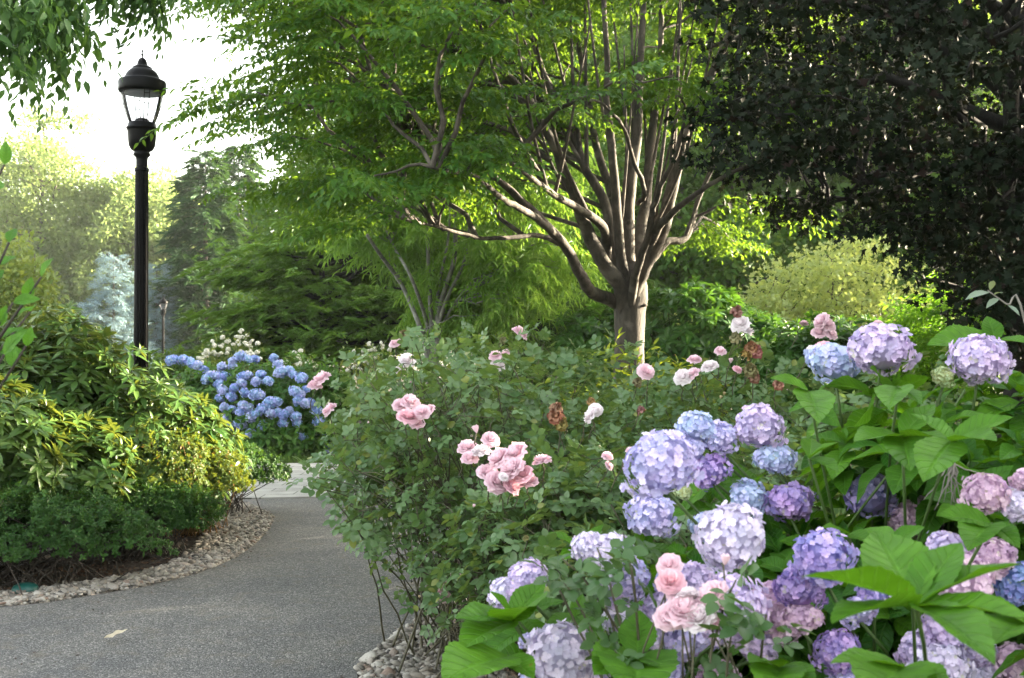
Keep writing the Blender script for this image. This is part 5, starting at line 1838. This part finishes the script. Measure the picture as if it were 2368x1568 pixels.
def grey_tree():
    rng = rng_(780)
    Y0 = 15.5
    base = np.array([(1000 - 1184) / K * Y0, Y0, 0.0])
    root = thing('grey_stemmed_tree', 'slender tree with several pale grey stems and feathery narrow leaves', 'tree', base)
    mb, fo = MB(), MB()
    lines = []
    for pts, r0 in [([(985, 800), (975, 765), (930, 660), (880, 590), (840, 530), (800, 460), (770, 380)], .036), ([(990, 800), (985, 740), (950, 640), (905, 560), (880, 480), (860, 380)], .028), ([(1000, 800), (995, 700), (990, 600), (985, 520), (960, 440), (950, 340)], .032),
                    ([(1010, 800), (1020, 700), (1050, 600), (1052, 500), (1050, 420), (1050, 300)], .04), ([(1012, 800), (1030, 700), (1075, 600), (1090, 480), (1110, 400), (1120, 300)], .028), ([(1008, 800), (1012, 680), (1035, 560), (1040, 470), (1030, 350)], .024), ([(1012, 800), (1060, 690), (1130, 620), (1180, 560), (1230, 480)], .02)]:
        w3 = [base + np.array([rng.normal() * .05, rng.normal() * .05, -.05])] + [P(x, y, Y0 + i * .12 * rng.normal()) for i, (x, y) in enumerate(pts)]
        ln = smooth_line(w3, 22)
        mb.tube(ln, np.linspace(r0 * 1.2, r0 * .35, 22), 8)
        lines.append(ln[6:])
    nodes = np.concatenate(lines)
    cen = []
    while len(cen) < 105:
        px, py = rng.uniform(800, 1340), rng.uniform(330, 740)
        if px < 960 and py > 560 + (px - 800) * .2:
            continue
        if px > 1100 and py > 740 - (px - 1100) * .15:
            continue
        cen.append(P(px, py, Y0 + (rng.uniform(.1, 1.6) if px < 1100 else rng.uniform(-.8, 1.6))))
    for p in cen:
        path = connect(mb, nodes, p, rng, .012, .004, 4, .1)
        n = 6
        az = rng.uniform(0, 6.28, n)
        el = -.25 + rng.normal(size=n) * .2
        d = np.stack([np.sin(az) * np.cos(el), np.cos(az) * np.cos(el), np.sin(el)], 1)
        o = path[rng.integers(4, 7, n)] + rng.normal(size=(n, 3)) * .1
        rot = frames_yz(d, np.array([0, 0, 1.]) + rng.normal(size=(n, 3)) * .3)
        for i in range(n):
            fo.scatter(willow_t[i % 3], o[i:i + 1], rot[i:i + 1], rng.uniform(.5, .8, 1), rng.uniform(.1, .9, 1))
    mb.build('trunk', M['bark_grey'], root)
    fo.build('crown', M['willowy'], root, smooth=False)


grey_tree()

# right middle ground
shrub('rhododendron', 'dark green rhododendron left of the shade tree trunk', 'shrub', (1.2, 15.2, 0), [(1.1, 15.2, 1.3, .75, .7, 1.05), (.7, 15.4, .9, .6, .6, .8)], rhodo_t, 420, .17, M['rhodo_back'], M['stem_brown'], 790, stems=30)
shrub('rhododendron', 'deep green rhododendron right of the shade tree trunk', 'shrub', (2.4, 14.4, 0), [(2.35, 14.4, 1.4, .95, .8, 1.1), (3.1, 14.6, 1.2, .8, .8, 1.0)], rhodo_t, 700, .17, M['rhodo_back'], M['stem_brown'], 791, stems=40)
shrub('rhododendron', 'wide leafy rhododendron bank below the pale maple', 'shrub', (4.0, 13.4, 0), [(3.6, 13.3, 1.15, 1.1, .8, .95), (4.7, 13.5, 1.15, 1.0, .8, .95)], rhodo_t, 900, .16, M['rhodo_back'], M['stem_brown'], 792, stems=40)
shrub('leafy_shrub', 'vivid green shrub edging the purple maple shade', 'shrub', (5.2, 12.6, 0), [(5.0, 12.6, 1.3, .7, .7, 1.15), (4.6, 12.2, 1.0, .5, .5, .85)], willow_t, 330, .42, M['bright'], M['stem_brown'], 793, mode='lv', stems=40)
crown_tree('pale_maple', 'small variegated maple with pale cream-green leaves', 'tree', (4.9, 17.5, 0), 3.6, [(0, 0, 2.5, 1.6, 1.1, .75), (-1.3, 0, 2.05, .9, .8, .55), (1.1, -.2, 2.0, 1.1, .8, .7), (.3, 0, 3.0, .9, .7, .5)], [tuft(lf_maple, 6, 105, 1.3, .9), tuft(lf_maple, 6, 106, 1.3, .9)], .075, M['pale'], M['bark_mid'], 794,
           n_clump=85, per=30, cl_r=.5, trunk_r=.05, flat=.24, limbs=9, shell=.6)
shrub('bamboo', 'yellow-green bamboo-like leaves in front of the shade tree foot', 'plant', (1.0, 9.2, 0), [(.95, 9.2, 1.1, .45, .35, .42), (1.35, 9.6, 1.0, .35, .3, .42), (.5, 9.3, .9, .35, .3, .4)], bamboo_t, 170, .34, M['bamboo'], M['stem_green'], 795, mode='lv', stems=60, r0=.006, shell=.7)
shrub('spreading_bush', 'shaded filler bush between the roses and the grey-stemmed tree', 'shrub', (.3, 13.7, 0), [(-.1, 13.9, .8, .7, .6, .85), (.8, 13.6, .8, .7, .6, .8)], azalea_t, 2200, .06, M['azalea'], M['stem_brown'], 796, stems=30)

# ------------------------------------------------------------------ background trees
bt = [crown_tree('broadleaf_tree', 'tall green broadleaf tree behind the shade tree, left of its limbs', 'tree', (-1.5, 34, 0), 12.5, [(0, 0, 6.8, 4.2, 3.6, 5.2), (-1.6, -.5, 4.6, 2.8, 2.5, 3.2), (1.8, .3, 5.2, 2.8, 2.6, 3.4)], tuft_t, .20, M['mid'], M['bark_mid'], 800, n_clump=210, per=34, cl_r=.95, trunk_r=.28, limbs=12, shell=.6, group='broadleaf trees in the background'),
      crown_tree('broadleaf_tree', 'broad green tree behind the shade tree limbs', 'tree', (4.5, 30, 0), 11, [(0, 0, 6.0, 4.0, 3.4, 4.6), (-1.6, -.5, 4.0, 2.8, 2.5, 2.8), (2.0, -.3, 4.0, 2.8, 2.6, 3.0)], tuft_t, .19, M['mid'], M['bark_mid'], 801, n_clump=200, per=34, cl_r=.9, trunk_r=.26, limbs=12, shell=.6, group='broadleaf trees in the background')]
for i, (x, y, s, rz, lab) in enumerate([(11, 33, 1.4, 1.0, 'green tree seen through the purple maple, left half'), (17.5, 32, 1.4, 2.2, 'green tree seen through the purple maple, right half'), (1.5, 46, 1.75, 3.0, 'farthest green tree directly behind the shade tree'), (9, 50, 1.8, 4.0, 'farthest green tree behind the pale maple'),
                                        (19, 48, 1.8, 5.0, 'far green tree behind the black maple trunk'), (-5.5, 47, 1.15, .6, 'far green tree above the layered cypress'), (9.5, 21, .62, 1.7, 'short green tree close behind the purple maple'), (26, 36, 1.1, 2.9, 'green tree outside the right edge')]):
    dup(bt[i % 2], 'broadleaf_tree', lab, 'tree', (x, y, 0), rz, s, 'broadleaf trees in the background')
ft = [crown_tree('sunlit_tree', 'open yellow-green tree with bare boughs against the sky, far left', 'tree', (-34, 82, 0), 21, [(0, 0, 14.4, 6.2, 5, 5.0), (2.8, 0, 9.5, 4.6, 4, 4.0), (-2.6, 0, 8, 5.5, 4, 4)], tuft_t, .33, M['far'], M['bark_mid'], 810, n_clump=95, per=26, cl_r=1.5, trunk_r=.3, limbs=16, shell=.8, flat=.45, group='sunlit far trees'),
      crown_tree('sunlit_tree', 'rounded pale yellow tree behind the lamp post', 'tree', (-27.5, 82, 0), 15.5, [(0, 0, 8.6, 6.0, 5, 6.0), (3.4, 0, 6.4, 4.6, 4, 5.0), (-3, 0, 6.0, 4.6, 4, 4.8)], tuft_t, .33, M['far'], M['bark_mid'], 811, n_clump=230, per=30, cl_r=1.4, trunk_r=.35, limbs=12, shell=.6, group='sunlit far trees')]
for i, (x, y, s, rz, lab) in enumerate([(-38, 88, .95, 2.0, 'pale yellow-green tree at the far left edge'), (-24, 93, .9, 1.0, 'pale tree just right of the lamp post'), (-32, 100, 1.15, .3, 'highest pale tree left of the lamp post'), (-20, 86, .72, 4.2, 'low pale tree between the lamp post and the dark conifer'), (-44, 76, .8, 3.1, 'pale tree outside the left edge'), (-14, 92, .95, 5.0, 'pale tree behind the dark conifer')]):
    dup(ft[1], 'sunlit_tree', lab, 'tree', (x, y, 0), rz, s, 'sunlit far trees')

crown_tree('broadleaf_tree', 'unseen airy green tree beyond the right edge, added to dapple the low sun', 'tree', (10.6, 16.5, 0), 10.5, [(0, 0, 9.6, 3.0, 3.4, 1.5)], tuft_t, .16, M['mid'], M['bark_mid'], 803, n_clump=48, per=22, cl_r=.75, trunk_r=.2, limbs=10, shell=.8, group='broadleaf trees in the background')  # unseen tree added so its sparse crown breaks up sun on the zelkova

shrub('shade_shrub', 'unseen tall dense shrub beyond the right edge, added to block sun from the path', 'shrub', (7.3, 12.4, 0), [(7.3, 12.4, 1.7, 1.1, 1.6, 1.9), (7.9, 10.0, 1.6, 1.1, 1.5, 1.9)], tuft_t, 3000, .11, M['mid'], M['stem_brown'], 804, mode='lv', stems=40, r0=.02, shell=.9)  # unseen shrub added to stop low sun streaking across the asphalt

# small dry twigs and a grey sprig
def sprig():
    rng = rng_(900)
    b = np.array([1.75, 3.6, 0.0])
    root = thing('sprig', 'grey-green sprig with pointed leaves against the dark maple', 'plant', b)
    mb, fo = MB(), MB()
    ln = smooth_line([b, b + [.02, 0, .9], P(2368, 735, 3.5), P(2330, 705, 3.5), P(2285, 672, 3.5)], 18)
    mb.tube(ln, np.linspace(.006, .002, 18), 5)
    for bp, tp in [((2290, 676), (2240, 676)), ((2290, 672), (2300, 640)), ((2310, 690), (2285, 700)), ((2300, 682), (2318, 668)), ((2330, 705), (2360, 720))]:
        a, t = P(*bp, 3.5), P(*tp, 3.45)
        fo.one(lf_long, frames_yz(unit(t - a), np.array([0, -.5, .8])), np.linalg.norm(t - a), a, .5)
    mb.build('branches', M['stem_grey'], root)
    fo.build('foliage', M['sprig'], root)
    b = P(2200, 1070, 2.75)
    root = thing('dry_twig', 'bare grey forked twig hanging among the hydrangea leaves', 'twig', b)
    mb = MB()
    for k in range(14):
        t = b + np.array([rng.normal() * .03, rng.normal() * .02, -.03 - rng.uniform(0, .09)])
        mb.tube(arc(b + rng.normal(size=3) * .004, t, rng.normal() * .01, 6, rng, .004), np.linspace(.0022, .001, 6), 4)
    mb.build('fork', M['stem_grey'], root)


sprig()

# ------------------------------------------------------------------ haze
bm = bmesh.new()
bmesh.ops.create_cube(bm, size=1)
me = bpy.data.meshes.new('haze')
bm.to_mesh(me)
bm.free()
hz, nt, out = newmat('thin haze')
pv = N(nt, 'ShaderNodeVolumePrincipled')
pv.inputs['Color'].default_value = (0.93, 0.96, 0.92, 1)
pv.inputs['Density'].default_value = 0.0005
pv.inputs['Anisotropy'].default_value = 0.3
nt.links.new(pv.outputs[0], out.inputs['Volume'])
me.materials.append(hz)
o = bpy.data.objects.new('haze', me)
COL.objects.link(o)
o.location = (0, 220, 13)
o.scale = (820, 580, 28)
o['kind'] = 'stuff'
